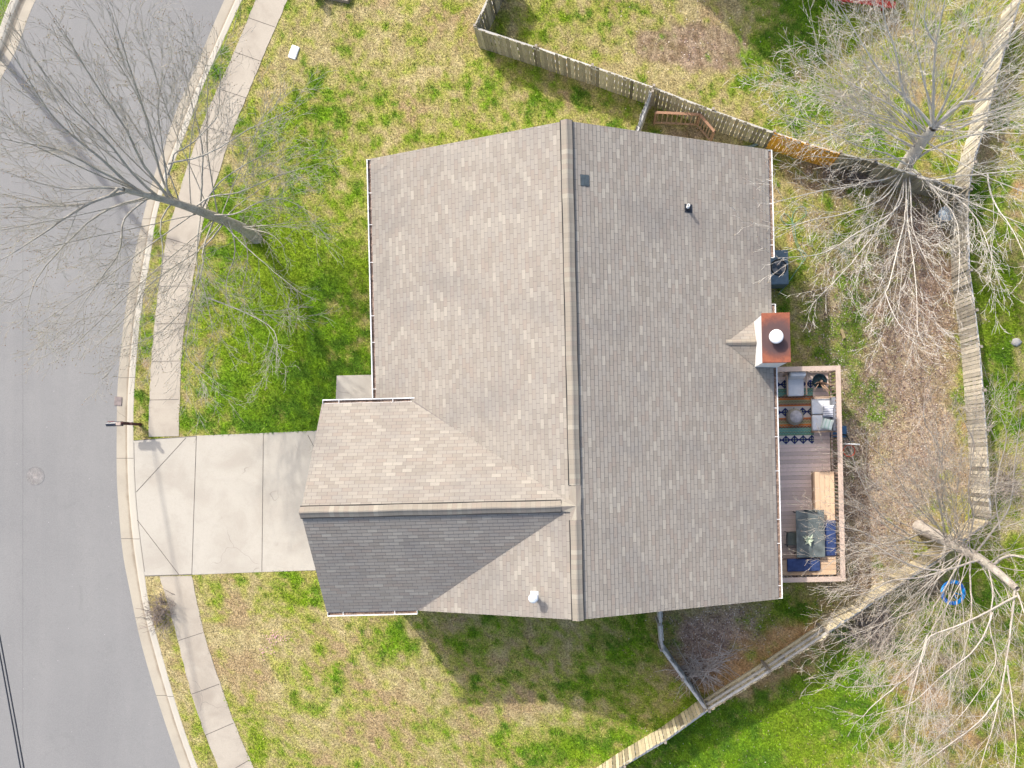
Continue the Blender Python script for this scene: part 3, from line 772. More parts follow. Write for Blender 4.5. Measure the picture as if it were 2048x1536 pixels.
# gutters: open white troughs with hangers and leaf debris
M_debris = mat('gutter_debris', (.24, .17, .13), .95, .5, 14, .6)
def gutter(a, b, out, z, name='gutter', wall_side=True, hang=1.15):
    """a->b along the eave in local plan, out = outward unit vector"""
    a, b = Vector((*a, z)), Vector((*b, z)); d = (b - a); ln = d.length; d.normalize(); o_ = Vector((out[0], out[1], 0)); up = Vector((0, 0, 1))
    g = MB(); w = .125; hgt = .10; th = .012
    g.bar(a + o_ * (w / 2) + up * -hgt, b + o_ * (w / 2) + up * -hgt, w, th)
    g.bar(a + o_ * (w) + up * (-hgt / 2), b + o_ * (w) + up * (-hgt / 2), th, hgt)
    g.bar(a + o_ * (w - .004) + up * .006, b + o_ * (w - .004) + up * .006, .034, .012)
    g.bar(a + up * (-hgt / 2 - .02) + o_ * .008, b + up * (-hgt / 2 - .02) + o_ * .008, th, hgt - .02)
    for e in (a + d * .004, b - d * .004):
        g.bar(e + up * (-hgt / 2) + o_ * .01, e + up * (-hgt / 2) + o_ * (w), .012, hgt + .012)
    go = lpart(house, name, g, M_white)
    h = MB(); n = max(2, int(ln / hang))
    for k in range(n):
        q = a + d * (ln * (k + .35 + .2 * math.sin(k * 2.3)) / n); h = MB(); h.bar(q + up * .004 - o_ * .01, q + o_ * w + up * .004, .018, .008); lpart(go, 'hanger', h, M_white)
    db = MB(); seg = max(4, int(ln / .12)); vs = []
    for k in range(seg + 1):
        q = a + d * (ln * (.002 + .996 * k / seg)); zz = -.075 + random.uniform(0, .04) * (1 if random.random() < .7 else .3)
        vs += [q + o_ * .015 + up * zz, q + o_ * (w - .008) + up * (zz - .005)]
    db.add(vs, [(2 * k, 2 * k + 1, 2 * k + 3, 2 * k + 2) for k in range(seg)])
    lpart(go, 'debris', db, M_debris)
gutter((-U0, gt + .02), (-U0, VV - .02), (-1, 0), EZ)
gutter((U0, -VV + .02), (U0, 2.3), (1, 0), EZ)
gutter((U0, 2.48 + 1.38 + .12 - .14 - .02), (U0, VV - .02), (1, 0), EZ)
gutter((GU + .02, gt), (-ux + .08, gt), (0, 1), GEZ)
gutter((GU + .02, gb), (-ux - .05, gb), (0, -1), GEZ)
mb = MB(); ds_pts = [L(U0 + .05, VV - .12, 4.12), L(6.26, VV - .25, 3.9), L(6.26, VV - .27, .25)]
part(house, 'downspout', (lambda m: (m.tube(ds_pts, .045, 8), m)[1])(MB()), M_white)
part(house, 'downspout', (lambda m: (m.tube([L(-U0 - .05, VV - .12, 4.12), L(-6.26, VV - .25, 3.9), L(-6.26, VV - .27, .2)], .045, 8), m)[1])(MB()), M_white)
# roof furniture
def roofz(u): return RZ - PM * abs(u)
def toloc(p):
    c, s = math.cos(HR), math.sin(HR); x, y = p[0] - HC[0], p[1] - HC[1]; return (x * c + y * s, -x * s + y * c)
M_flash = mat('slate_flashing', (.075, .095, .105), .5, .15, metal=.2)
u, v = toloc(W(1169, 365, 6.6)); tl = Matrix.Translation((u, v, roofz(u) + .012)) @ Matrix.Rotation(math.atan(PM), 4, 'Y')
mb = MB(); mb.box(-.13, .005, -.165, .165, 0, .012, M=tl); mb.box(.008, .14, -.165, .165, .004, .018, M=tl); lpart(house, 'flashing_patch', mb, M_flash)
u, v = toloc(W(1378, 408, 5.9)); z = roofz(u); tl = Matrix.Translation((u, v, z + .01)) @ Matrix.Rotation(math.atan(PM), 4, 'Y')
mb = MB(); mb.box(-.10, .16, -.13, .13, 0, .012, M=tl); mb.lathe([(.10, -.03), (.085, .06), (.055, .13)], (u, v, z), 16); bo = lpart(house, 'pipe_boot', mb, mat('black_rubber', (.025, .03, .04), .6, .1))
mb = MB(); mb.lathe([(.05, -.05), (.05, .34), (.036, .34), (.036, .2)], (u, v, z), 16); vp = lpart(house, 'vent_pipe', mb, M_white, True)
u, v = toloc(W(1071, 1187, 6.1)); z = roofz(u); tl = Matrix.Translation((u, v, z + .01)) @ Matrix.Rotation(-math.atan(PM), 4, 'Y')
mb = MB(); mb.box(-.13, .13, -.13, .13, 0, .01, M=tl); mb.lathe([(.11, -.05), (.075, .1), (.068, .14), (.068, .5)], (u, v, z), 18)
mb.lathe([(.10, .46), (.145, .48), (.145, .56), (.10, .60), (.0005, .62)], (u, v, z), 22); lpart(house, 'flue_vent', mb, mat('white_metal', (.74, .77, .80), .35, .05, metal=.1), True)
# chimney
ch0, ch1 = 5.85, 6.66; cu0 = W(1528, 724, 6.0); v0 = toloc(cu0)[1]; v1 = toloc(W(1526, 628, 6.0))[1]
M_rust = None
m, t, p = nt('rusty_chase_cap'); o_ = objc(t)
n = noise(t, o_, 5, 6, .7, .6); c = mixc(t, rampf(t, n, .3, .7), (.20, .062, .036), (.29, .095, .05))
sp = t.nodes.new('ShaderNodeVectorMath'); sp.operation = 'DISTANCE'; t.links.new(o_, sp.inputs[0]); sp.inputs[1].default_value = (6.26, (v0 + v1) / 2, 6.02)
c = mixc(t, rampf(t, mth(t, 'ADD', sp.outputs['Value'], mth(t, 'MULTIPLY', n, .25)), .52, .88, .94, 0), c, (.08, .05, .05))
t.links.new(c, p.inputs['Base Color']); p.inputs['Roughness'].default_value = .7; M_rust = m
chm = MB(); chm.box(ch0 + .02, ch1 - .02, v0 + .02, v1 - .02, -.1, 5.96)
M_chim = mat('chimney_siding', (.80, .79, .76), .6, .05)
chimney = lpart(house, 'chimney', chm, M_chim)
mb = MB(); cz = 6.0
for k in range(40):
    z = 1.2 + k * .115
    mb.box(ch0 + .005, ch1 - .005, v0 + .005, v1 - .005, z, z + .108) if z < 5.85 else None
lpart(chimney, 'siding', mb, M_chim)
mb = MB(); mb.rbox(ch0 - .03, ch1 + .03, v0 - .03, v1 + .03, 5.93, 6.01, .012); lpart(chimney, 'chase_cap', mb, M_rust)
fc = (6.20, (v0 + v1) / 2)
mb = MB(); mb.lathe([(.15, 6.0), (.15, 6.22)], (*fc, 0), 24); mb.lathe([(.20, 6.20), (.215, 6.22), (.215, 6.30), (.18, 6.33), (.0005, 6.35)], (*fc, 0), 32); lpart(chimney, 'flue_cap', mb, mat('white_flue', (.80, .80, .80), .4, .04), True)
# cricket behind the chimney
mb = MB(); ua = 4.88; vm_ = (v0 + v1) / 2 + .03; zr = roofz(ua)
A_ = (ua, vm_, roofz(ua) + .01); T_ = (ch0 + .03, vm_, roofz(ua) - .03); B1 = (ch0 + .03, v0 - .02, roofz(ch0) + .01); B2 = (ch0 + .03, v1 + .02, roofz(ch0) + .01)
def subtri(mb, a, b, c, al, n=9):
    a, b, c = Vector(a), Vector(b), Vector(c); mb.add([a, b, c], [(0, 1, 2)], None, [(a.x + 50, abs(a.y - vm_) * 1.3 + .002), (b.x + 50, abs(b.y - vm_) * 1.3 + .002), (c.x + 50, abs(c.y - vm_) * 1.3)])
subtri(mb, A_, B1, T_, 0); subtri(mb, A_, T_, B2, 0)
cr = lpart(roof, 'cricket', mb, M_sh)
mb = MB(); vs = []; uv = []
for k in range(8):
    uu_ = ua - .02 + (ch0 - ua + .02) * k / 7; zz_ = zr + .035 - .02 * k / 7
    for x, z in ((-.09, -.055), (-.02, .0), (.02, .0), (.09, -.055)): vs.append((uu_, vm_ + x, zz_ + z + .01)); uv.append((uu_, x))
mb.add(vs, [(k * 4 + i, k * 4 + i + 4, k * 4 + i + 5, k * 4 + i + 1) for k in range(7) for i in range(3)], None, uv); lpart(cr, 'cricket_cap', mb, M_cap)

# ------------------------------------------------------------------ deck
M_deck = wood_mat('deck_boards', (1, 1, 1), .18); M_rail = wood_mat('rail_wood', (1, 1, 1), .15)
deck = thing('deck', 'raised brown timber deck with railing and built in bench behind the house', 'deck', (HC[0], HC[1], 0), HR)
DZ = 1.5; DU0, DU1, DV0, DV1 = 6.24, 9.06, -6.98, .30
mb = MB(); v = DV0; k = 0
while v < DV1 - .02:
    g = random.uniform(.85, 1.12); c = (.70 * g, .56 * g, .49 * g); w_ = min(.138, DV1 - v)
    cut = random.uniform(7.0, 8.4)
    mb.box(DU0, DU1, v, v + w_ - .003, DZ - .03, DZ, c); v += .143; k += 1
lpart(deck, 'floor', mb, M_deck)
mb = MB()
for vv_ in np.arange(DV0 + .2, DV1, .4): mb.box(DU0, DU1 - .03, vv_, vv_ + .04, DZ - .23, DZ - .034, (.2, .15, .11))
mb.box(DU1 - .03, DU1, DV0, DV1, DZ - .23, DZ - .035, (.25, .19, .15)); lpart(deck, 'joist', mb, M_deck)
RC = (.58, .45, .365)
capb = MB(); RH = 2.45
capb.box(DU1 - .0, DU1 + .17, DV0 - .12, DV1 + .12, RH - .035, RH, RC)
capb.box(DU0 + .05, DU1 - .003, DV1 - .05, DV1 + .12, RH - .035, RH, (.55, .43, .35)); capb.box(DU0 + .05, DU1 - .003, DV0 - .12, DV0 + .05, RH - .035, RH, (.54, .42, .345))
lpart(deck, 'handrail', capb, M_rail)
capb = MB(); capb.box(DU1 + .02, DU1 + .06, DV0, DV1, DZ + .06, DZ + .15, RC); capb.box(DU0 + .1, DU1, DV1 + .0, DV1 + .04, DZ + .06, DZ + .15, RC); capb.box(DU0 + .1, DU1, DV0 - .04, DV0, DZ + .06, DZ + .15, RC)
lpart(deck, 'bottom_rail', capb, M_rail)
def post(u, v, z0=0, z1=2.42, w=.09, name='post', c=RC): m = MB(); m.box(u - w / 2, u + w / 2, v - w / 2, v + w / 2, z0, z1, c); lpart(deck, name, m, M_rail)
for v in np.linspace(DV0, DV1, 5): post(DU1 + .09, v + (.001), 0)
for u in (DU0 + .15, 7.6): post(u, DV1 + .06); post(u, DV0 - .06)
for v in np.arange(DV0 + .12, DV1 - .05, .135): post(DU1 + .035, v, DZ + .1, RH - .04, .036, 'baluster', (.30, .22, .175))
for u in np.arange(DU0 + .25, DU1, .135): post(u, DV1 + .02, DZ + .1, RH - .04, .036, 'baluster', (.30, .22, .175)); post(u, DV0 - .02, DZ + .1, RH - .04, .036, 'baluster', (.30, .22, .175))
# built-in bench
BC = (.70, .50, .33)
mb = MB(); BZ = 2.0; bv0, bv1 = -6.92, -3.28
for k in range(4):
    g = 1 + random.uniform(-.06, .06); mb.box(8.36 + k * .172, 8.36 + k * .172 + .165, bv0 + .55, bv1, BZ - .035, BZ, tuple(c * g for c in BC))
for k in range(3):
    g = 1 + random.uniform(-.06, .06); mb.box(8.36, 9.04, bv0 + k * .18, bv0 + k * .18 + .17, BZ - .035, BZ, tuple(c * g * .85 for c in BC))
for k in range(3): mb.box(6.55, 8.345, bv0 + k * .18, bv0 + k * .18 + .17, BZ - .035, BZ, tuple(c * .72 for c in BC))
lpart(deck, 'bench_seat', mb, M_rail)
mb = MB()
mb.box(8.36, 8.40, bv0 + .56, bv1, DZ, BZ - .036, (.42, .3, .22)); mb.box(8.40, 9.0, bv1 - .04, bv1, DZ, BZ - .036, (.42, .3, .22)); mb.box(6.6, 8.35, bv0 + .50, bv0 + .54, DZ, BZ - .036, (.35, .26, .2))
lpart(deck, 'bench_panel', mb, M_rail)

# ------------------------------------------------------------------ deck furniture
M_cush = mat('pale_cushion', (.66, .67, .68), .9, .05, 8, .3); M_grey = mat('grey_fabric', (.23, .24, .27), .9, .1, 8, .3)
M_oak = mat('light_oak', (.45, .31, .21), .6, .15); M_blue = mat('navy_cushion', (.035, .06, .16), .85, .2, 8, .3)
M_iron = mat('black_iron', (.03, .035, .035), .5, .15)
def Mat(p, rz=0): return Matrix.Translation(p) @ Matrix.Rotation(rz, 4, 'Z')
# rug
m, t, p = nt('kilim_weave')
o_ = objc(t); s = t.nodes.new('ShaderNodeSeparateXYZ'); t.links.new(o_, s.inputs[0]); X, Y = s.outputs[0], s.outputs[1]
# |y| from centre in metres, pattern mirrored about the middle
ay = mth(t, 'ABSOLUTE', Y)
cream, navy, teal, orange, olive, brown = (.62, .56, .50), (.018, .028, .11), (.14, .33, .27), (.68, .19, .04), (.42, .39, .18), (.34, .14, .08)
tri = lambda per: mth(t, 'MULTIPLY', mth(t, 'ABSOLUTE', mth(t, 'SUBTRACT', mth(t, 'FRACT', mth(t, 'DIVIDE', X, per)), .5)), 2)
band = ramp(t, mth(t, 'DIVIDE', ay, 1.2), [(0, cream), (.17, orange), (.20, brown), (.26, olive), (.36, orange), (.42, (.30, .10, .04)), (.47, teal), (.66, (.14, .26, .16)), (.70, cream), (.98, orange)], 'CONSTANT')
zz = mth(t, 'FRACT', mth(t, 'ADD', mth(t, 'DIVIDE', ay, .105), mth(t, 'MULTIPLY', tri(.13), .55)))
zig = mth(t, 'LESS_THAN', zz, .28)
inband = mth(t, 'MULTIPLY', mth(t, 'GREATER_THAN', ay, .25), mth(t, 'LESS_THAN', ay, .80))
c = mixc(t, mth(t, 'MULTIPLY', zig, mth(t, 'MULTIPLY', inband, .8)), band, mixc(t, mth(t, 'GREATER_THAN', ay, .55), (.42, .33, .22), (.35, .40, .25)))
zz2 = mth(t, 'LESS_THAN', mth(t, 'FRACT', mth(t, 'ADD', mth(t, 'DIVIDE', ay, .19), mth(t, 'MULTIPLY', tri(.10), .3))), .10)
c = mixc(t, mth(t, 'MULTIPLY', zz2, inband), c, (.06, .03, .03))
def medal(cy, rad):
    dy = mth(t, 'ABSOLUTE', mth(t, 'SUBTRACT', ay, cy)); dx = mth(t, 'MULTIPLY', mth(t, 'ABSOLUTE', mth(t, 'SUBTRACT', mth(t, 'FRACT', mth(t, 'ADD', mth(t, 'DIVIDE', X, .31), .5)), .5)), .31)
    q = lambda a: mth(t, 'MULTIPLY', mth(t, 'FLOOR', mth(t, 'DIVIDE', a, .022)), .022)
    d = mth(t, 'ADD', q(dx), q(dy)); out = mth(t, 'LESS_THAN', d, rad)
    inn = mth(t, 'MULTIPLY', mth(t, 'LESS_THAN', d, rad * .48), mth(t, 'GREATER_THAN', mth(t, 'MINIMUM', q(dx), q(dy)), .01))
    bar = mth(t, 'MULTIPLY', mth(t, 'LESS_THAN', dy, .03), mth(t, 'LESS_THAN', mth(t, 'ABSOLUTE', mth(t, 'SUBTRACT', ay, cy)), .03))
    return mth(t, 'MAXIMUM', out, bar), inn
for cy, rad in ((.0, .15), (1.0, .15)):
    a_, b_ = medal(cy, rad); c = mixc(t, a_, c, navy); c = mixc(t, b_, c, (.36, .38, .24))
wv = noise(t, o_, 90, 2); c = mixc(t, rampf(t, wv, .3, .7, 0, .3), c, mixc(t, 1., c, (.5, .5, .5), 'MULTIPLY'))
t.links.new(c, p.inputs['Base Color']); p.inputs['Roughness'].default_value = .95; bump(t, p, wv, .3, .005)
rc = (W(1555, 765, DZ) + W(1626, 883, DZ)) / 2
mb = MB(); rw = 1.62
N1, N2 = 16, 24; vs = []
mb.rbox(-.95, .70, -1.17, 1.17, .002, .014, .006)
rug = mb.build('rug', m, None, False, (rc.x - .05, rc.y, DZ), HR); tag(rug, 'patterned outdoor rug with navy medallions and orange and teal zigzag stripes', 'rug')
RUGZ = DZ + .015
# armchair
def armchair():
    c = (W(1573, 745, 1.9) + W(1610, 790, 1.9)) / 2
    t_ = thing('armchair', 'oak framed armchair with pale cushions at the top edge of the patterned rug', 'armchair', (c.x, c.y - .02, RUGZ), HR)
    m = MB(); m.rbox(-.29, .29, -.42, .20, .27, .42, .05); lpart(t_, 'seat_cushion', m, M_cush, True)
    m = MB(); T = Mat((0, .24, .36)) @ Matrix.Rotation(R(-14), 4, 'X'); m.rbox(-.28, .28, -.09, .07, 0, .46, .05, M=T); lpart(t_, 'back_cushion', m, M_cush, True)
    m = MB(); T = Mat((0, .345, .28)) @ Matrix.Rotation(R(-14), 4, 'X'); m.rbox(-.29, .29, -.03, .02, 0, .50, .02, M=T); m.bar((-.3, -.36, .25), (-.3, .34, .22), .03, .05); m.bar((.3, -.36, .25), (.3, .34, .22), .03, .05); m.bar((-.3, -.36, .25), (.3, -.36, .25), .03, .05); m.bar((-.3, .32, .22), (.3, .32, .22), .03, .05); lpart(t_, 'frame', m, M_grey)
    for s in (-1, 1):
        m = MB(); m.bar((s * .335, -.40, .56), (s * .335, .36, .54), .05, .028); lpart(t_, 'armrest', m, M_oak)
        for y in (-.37, .33): m = MB(); m.bar((s * .335, y, 0), (s * .335, y, .55), .04, .04); lpart(t_, 'leg', m, M_oak)
armchair()
def sofa():
    c = (W(1626, 795, 1.9) + W(1672, 863, 1.9)) / 2
    t_ = thing('sofa', 'two seat outdoor sofa with pale cushions and grey back against the deck railing', 'sofa', (c.x, c.y, DZ), HR)
    for y in (-.29, .29):
        m = MB(); m.rbox(-.44, .22, y - .275, y + .275, .26, .41, .045); lpart(t_, 'seat_cushion', m, M_cush, True)
    m = MB(); m.rbox(.22, .40, -.60, .60, .10, .72, .04); lpart(t_, 'backrest', m, M_grey, True)
    m = MB(); m.box(-.42, .22, -.60, .60, .17, .255); lpart(t_, 'frame', m, M_oak)
    for y in (-.615, .615): m = MB(); m.bar((-.38, y, .50), (.38, y, .50), .04, .03); lpart(t_, 'armrest', m, M_oak)
    for x in (-.38, .34):
        for y in (-.615, .615): m = MB(); m.bar((x, y, 0), (x, y, .5), .035, .035); lpart(t_, 'leg', m, M_oak)
    return c
sc = sofa()
def pillow_mesh(w, h, th, n=10):
    mb = MB(); vs = []; uv = []; fs = []
    for s in (1, -1):
        for i in range(n + 1):
            for j in range(n + 1):
                a, b = 2 * i / n - 1, 2 * j / n - 1; k = ((1 - a ** 4) * (1 - b ** 4)) ** .5
                pin = 1 - .08 * (1 - abs(a) ** 2) * abs(b) ** 3 - .08 * (1 - abs(b) ** 2) * abs(a) ** 3
                vs.append((a * w / 2 * pin, b * h / 2 * pin, s * th / 2 * k)); uv.append((i / n, j / n))
    N = (n + 1) ** 2
    for i in range(n):
        for j in range(n):
            q = i * (n + 1) + j; fs.append((q, q + n + 1, q + n + 2, q + 1)); fs.append((N + q, N + q + 1, N + q + n + 2, N + q + n + 1))
    mb.add(vs, fs, None, uv); return mb
def stripe_mat(name, a, b, per, duty, axis=1):
    m, t, p = nt(name); uv = t.nodes.new('ShaderNodeUVMap'); uv.uv_map = 'UVMap'; s = t.nodes.new('ShaderNodeSeparateXYZ'); t.links.new(uv.outputs[0], s.inputs[0])
    k = mth(t, 'LESS_THAN', mth(t, 'FRACT', mth(t, 'MULTIPLY', s.outputs[axis], per)), duty); c = mixc(t, k, a, b)
    t.links.new(c, p.inputs['Base Color']); p.inputs['Roughness'].default_value = .9; return m
def pillow(c, w, h, m, rot, label):
    o = pillow_mesh(w, h, .15).build('throw_pillow', m, None, True, c); o.rotation_euler = rot; tag(o, label, 'pillow', 'throw pillows on the sofa')
pc = W(1657, 822, 2.18); pillow((pc.x, pc.y, DZ + .62), .42, .44, stripe_mat('striped_canvas', (.72, .73, .75), (.03, .05, .16), 7, .3), (R(6), R(-42), R(-6)), 'cream throw pillow with navy stripes, upper one on the sofa')
pc = W(1656, 848, 2.18); pillow((pc.x, pc.y, DZ + .60), .42, .40, stripe_mat('mint_canvas', (.62, .70, .66), (.42, .58, .50), 3, .35, 0), (R(-5), R(-36), R(-14)), 'mint green throw pillow, lower one on the sofa')
# pouf
pc = W(1592, 833, 1.9); mb = MB()
mb.lathe([(.16, .0), (.26, .03), (.30, .12), (.305, .20), (.29, .29), (.24, .36), (.20, .385)], (0, 0, 0), 32)
pf = thing('side_table', 'round woven drum table with pale mottled top standing on the rug', 'side table', (pc.x, pc.y, RUGZ))
lpart(pf, 'base', mb, mat('woven_jute', (.36, .32, .25), .9, .25, 30, .8), True)
mb = MB(); mb.lathe([(.205, .36), (.215, .385), (.21, .405), (.0005, .408)], (0, 0, 0), 32); lpart(pf, 'top', mb, mat('marbled_top', (.50, .46, .45), .5, .25, 7, .1), True)
# fire bowl planter
pc = W(1639, 762, 1.85); pt = thing('planter', 'dark round planter holding a bundle of dry driftwood in the deck corner', 'planter', (pc.x, pc.y, DZ))
mb = MB(); mb.lathe([(.14, 0), (.20, .08), (.245, .26), (.25, .36), (.265, .37), (.262, .39), (.235, .385), (.22, .30), (.0005, .29)], (0, 0, 0), 32); lpart(pt, 'bowl', mb, mat('dark_teal_glaze', (.025, .05, .06), .25, .3, 5, 0), True)
mb = MB()
for a, l_, r_ in ((-20, .55, .022), (-48, .50, .03), (-60, .62, .018), (-75, .36, .02), (-130, .38, .014), (200, .24, .02)):
    d = Vector((math.cos(R(a)), math.sin(R(a)), 0)); mb.tube([Vector((.02, -.03, .30)) + d * .02, Vector((.02, -.03, .46)) + d * l_ * .4, Vector((.02, -.03, .50)) + d * l_ * .75 + Vector((random.uniform(-.03, .03), random.uniform(-.03, .03), 0)), Vector((.02, -.03, .48)) + d * l_], [r_, r_ * 1.1, r_ * .8, r_ * .4], 7)
mb.lathe([(.03, .28), (.05, .40), (.045, .5), (.06, .54), (.03, .60), (.0005, .61)], (.02, -.03, 0), 9); lpart(pt, 'driftwood', mb, mat('driftwood', (.40, .26, .17), .85, .35, 20, .5), True)
# dining table
tc = (W(1592, 1020, 2.24) + W(1650, 1115, 2.24)) / 2
tb = thing('dining_table', 'dark metal mesh patio dining table beside the built in bench', 'table', (tc.x, tc.y, DZ), HR)
mb = MB(); mb.rbox(-.5, .5, -.83, .83, .71, .745, .015); lpart(tb, 'tabletop', mb, mat('slate_glass', (.13, .15, .145), .35, .35, 3, .15))
for x in (-.42, .42):
    for y in (-.74, .74): mb = MB(); mb.tube([(x * .95, y * .95, .71), (x, y, 0)], .022, 8); lpart(tb, 'leg', mb, M_iron)
def patio_chair(c, rz, label):
    t_ = thing('patio_chair', label, 'chair', c, rz, 'patio chairs at the dining table')
    m = MB(); m.rbox(-.23, .23, -.23, .23, .40, .44, .03); lpart(t_, 'seat', m, mat('olive_sling', (.13, .15, .13), .8, .15))
    m = MB()
    for k in range(9):
        x = -.20 + k * .05; m.bar((x, -.235, .46), (x, -.33, .86), .035, .008, up=(0, 1, 0))
    lpart(t_, 'backrest', m, M_iron)
    m = MB(); m.tube([(-.24, -.22, .42), (-.25, -.30, .70), (-.22, -.345, .87), (0, -.37, .90), (.22, -.345, .87), (.25, -.30, .70), (.24, -.22, .42)], .014, 8)
    for s in (-1, 1): m.tube([(s * .25, -.28, .64), (s * .27, -.1, .66), (s * .27, .12, .65), (s * .255, .20, .58), (s * .24, .22, .42)], .013, 8)
    lpart(t_, 'frame', m, M_iron, True)
    for x in (-.22, .22):
        for y in (-.21, .21): m = MB(); m.tube([(x, y, .42), (x * 1.08, y * 1.12, 0)], .013, 8); lpart(t_, 'leg', m, M_iron)
patio_chair((*W(1588, 1078, 1.95).xy, DZ), HR + R(-90), 'dark sling patio chair tucked at the house side of the dining table')
patio_chair((*W(1616, 1040, 2.1).xy, DZ), HR + R(172), 'dark slatted patio chair at the upper end of the dining table')
# centrepiece
c = W(1617, 1080, 2.35); ag = thing('centrepiece_plant', 'pale green star shaped succulent in a low bowl on the dining table', 'plant', (c.x, c.y, DZ + .746))
mb = MB(); mb.lathe([(.05, 0), (.10, .02), (.13, .06), (.12, .065), (.0005, .055)], (0, 0, 0), 20); lpart(ag, 'pot', mb, M_iron, True)
mb = MB()
for k in range(9):
    a = R(k * 40 + 15 * math.sin(k)); ln = .20 + .06 * math.sin(k * 2.1); d = Vector((math.cos(a), math.sin(a), 0)); s_ = Vector((-d.y, d.x, 0)); z1 = .06 + .03 * (k % 3)
    mb.add([Vector((0, 0, .06)) + s_ * .025, Vector((0, 0, .06)) - s_ * .025, d * ln * .5 - s_ * .045 + Vector((0, 0, z1 + .06)), d * ln + Vector((0, 0, z1 + .03)), d * ln * .5 + s_ * .045 + Vector((0, 0, z1 + .06)), d * ln * .5 + Vector((0, 0, z1 + .03))], [(0, 4, 5), (0, 5, 1), (1, 5, 2), (5, 4, 3), (5, 3, 2)])
lpart(ag, 'foliage', mb, mat('pale_leaf', (.50, .56, .42), .7, .12))
def cushion(x0, y0, x1, y1, label, z=BZ):
    a, b = W(x0, y1, z + .1), W(x1, y0, z + .1); c = (a + b) / 2; w, h = abs(b.x - a.x), abs(b.y - a.y)
    m = MB(); m.rbox(-w / 2, w / 2, -h / 2, h / 2, .002, .10, .035); o = m.build('bench_cushion', M_blue, None, True, (c.x, c.y, z), HR); tag(o, label, 'cushion', 'blue cushions on the built in bench')
cushion(1649, 1041, 1673, 1112, 'long navy cushion on the right hand arm of the built in bench')
cushion(1575, 1117, 1641, 1143, 'bright navy cushion on the bottom arm of the built in bench')

# ------------------------------------------------------------------ yard objects
# toy basketball hoop
c = W(1704, 889, 1.9); hp = thing('basketball_hoop', 'toy basketball hoop with white backboard and orange rim outside the deck railing', 'basketball hoop', (c.x, c.y, 0), R(-2))
mb = MB(); mb.rbox(-.32, .32, .30, .75, 0, .16, .06); lpart(hp, 'base', mb, mat('blue_plastic', (.05, .12, .22), .5, .1))
mb = MB(); mb.tube([(0, .42, .1), (0, .35, 1.2), (0, .06, 1.7)], .032, 10); lpart(hp, 'pole', mb, M_iron, True)
mb = MB(); prof = []
vs = [];
for z, hw in ((1.42, .24), (1.5, .29), (1.75, .31), (1.9, .28), (1.98, .14)): vs += [(-hw, .0, z), (hw, .0, z), (hw, .035, z), (-hw, .035, z)]
mb.add(vs, [(i * 4 + j, i * 4 + (j + 1) % 4, (i + 1) * 4 + (j + 1) % 4, (i + 1) * 4 + j) for i in range(4) for j in range(4)] + [(3, 2, 1, 0), (16, 17, 18, 19)]); lpart(hp, 'backboard', mb, mat('white_plastic', (.72, .72, .70), .5, .05))
mb = MB(); mb.tube([(.205 * math.cos(a), -.22 + .205 * math.sin(a), 1.58) for a in np.linspace(0, 6.283, 25)], .018, 8, caps=False); mb.tube([(0, 0, 1.58), (0, -.03, 1.58)], .03, 8); lpart(hp, 'rim', mb, mat('orange_plastic', (.72, .10, .04), .45, .05), True)
mb = MB()
for k in range(12):
    a, b, c2 = k * math.pi / 6, (k + 1) * math.pi / 6, (k - 1) * math.pi / 6
    for e in (b, c2): mb.tube([(.2 * math.cos(a), -.22 + .2 * math.sin(a), 1.57), (.15 * math.cos((a + e) / 2), -.22 + .15 * math.sin((a + e) / 2), 1.42), (.12 * math.cos(e), -.22 + .12 * math.sin(e), 1.25)], .004, 3)
lpart(hp, 'net', mb, M_white)
# air conditioner
ac = thing('air_conditioner', 'slate blue outdoor air conditioning unit with round fan beside the rear wall', 'air conditioner', (*W(1558, 534, .85).xy, 0), HR)
mb = MB(); mb.rbox(-.34, .36, -.63, .64, .06, .80, .03); mb.box(-.33, .35, -.62, .63, .0, .055); lpart(ac, 'body', mb, mat('slate_metal', (.11, .165, .21), .45, .12, metal=.2))
mb = MB(); mb.lathe([(.30, .78), (.31, .812), (.255, .812), (.25, .802)], (0, 0, 0), 36); lpart(ac, 'fan_ring', mb, M_iron, True)
mb = MB(); mb.lathe([(.25, .803), (.0005, .803)], (0, 0, 0), 30); lpart(ac, 'fan_well', mb, mat('grey_void', (.22, .22, .22), .7))
mb = MB(); mb.lathe([(.07, .806), (.07, .83), (.0005, .832)], (0, 0, 0), 20)
for k in range(3):
    a = R(k * 120 + 20); b = a + R(48); mb.add([(.06 * math.cos(a), .06 * math.sin(a), .808), (.24 * math.cos(a - .1), .24 * math.sin(a - .1), .806), (.245 * math.cos((a + b) / 2), .245 * math.sin((a + b) / 2), .815), (.24 * math.cos(b), .24 * math.sin(b), .822), (.06 * math.cos(b), .06 * math.sin(b), .82)], [(0, 1, 2, 3, 4)])
lpart(ac, 'fan', mb, mat('fan_metal', (.04, .06, .08), .4))
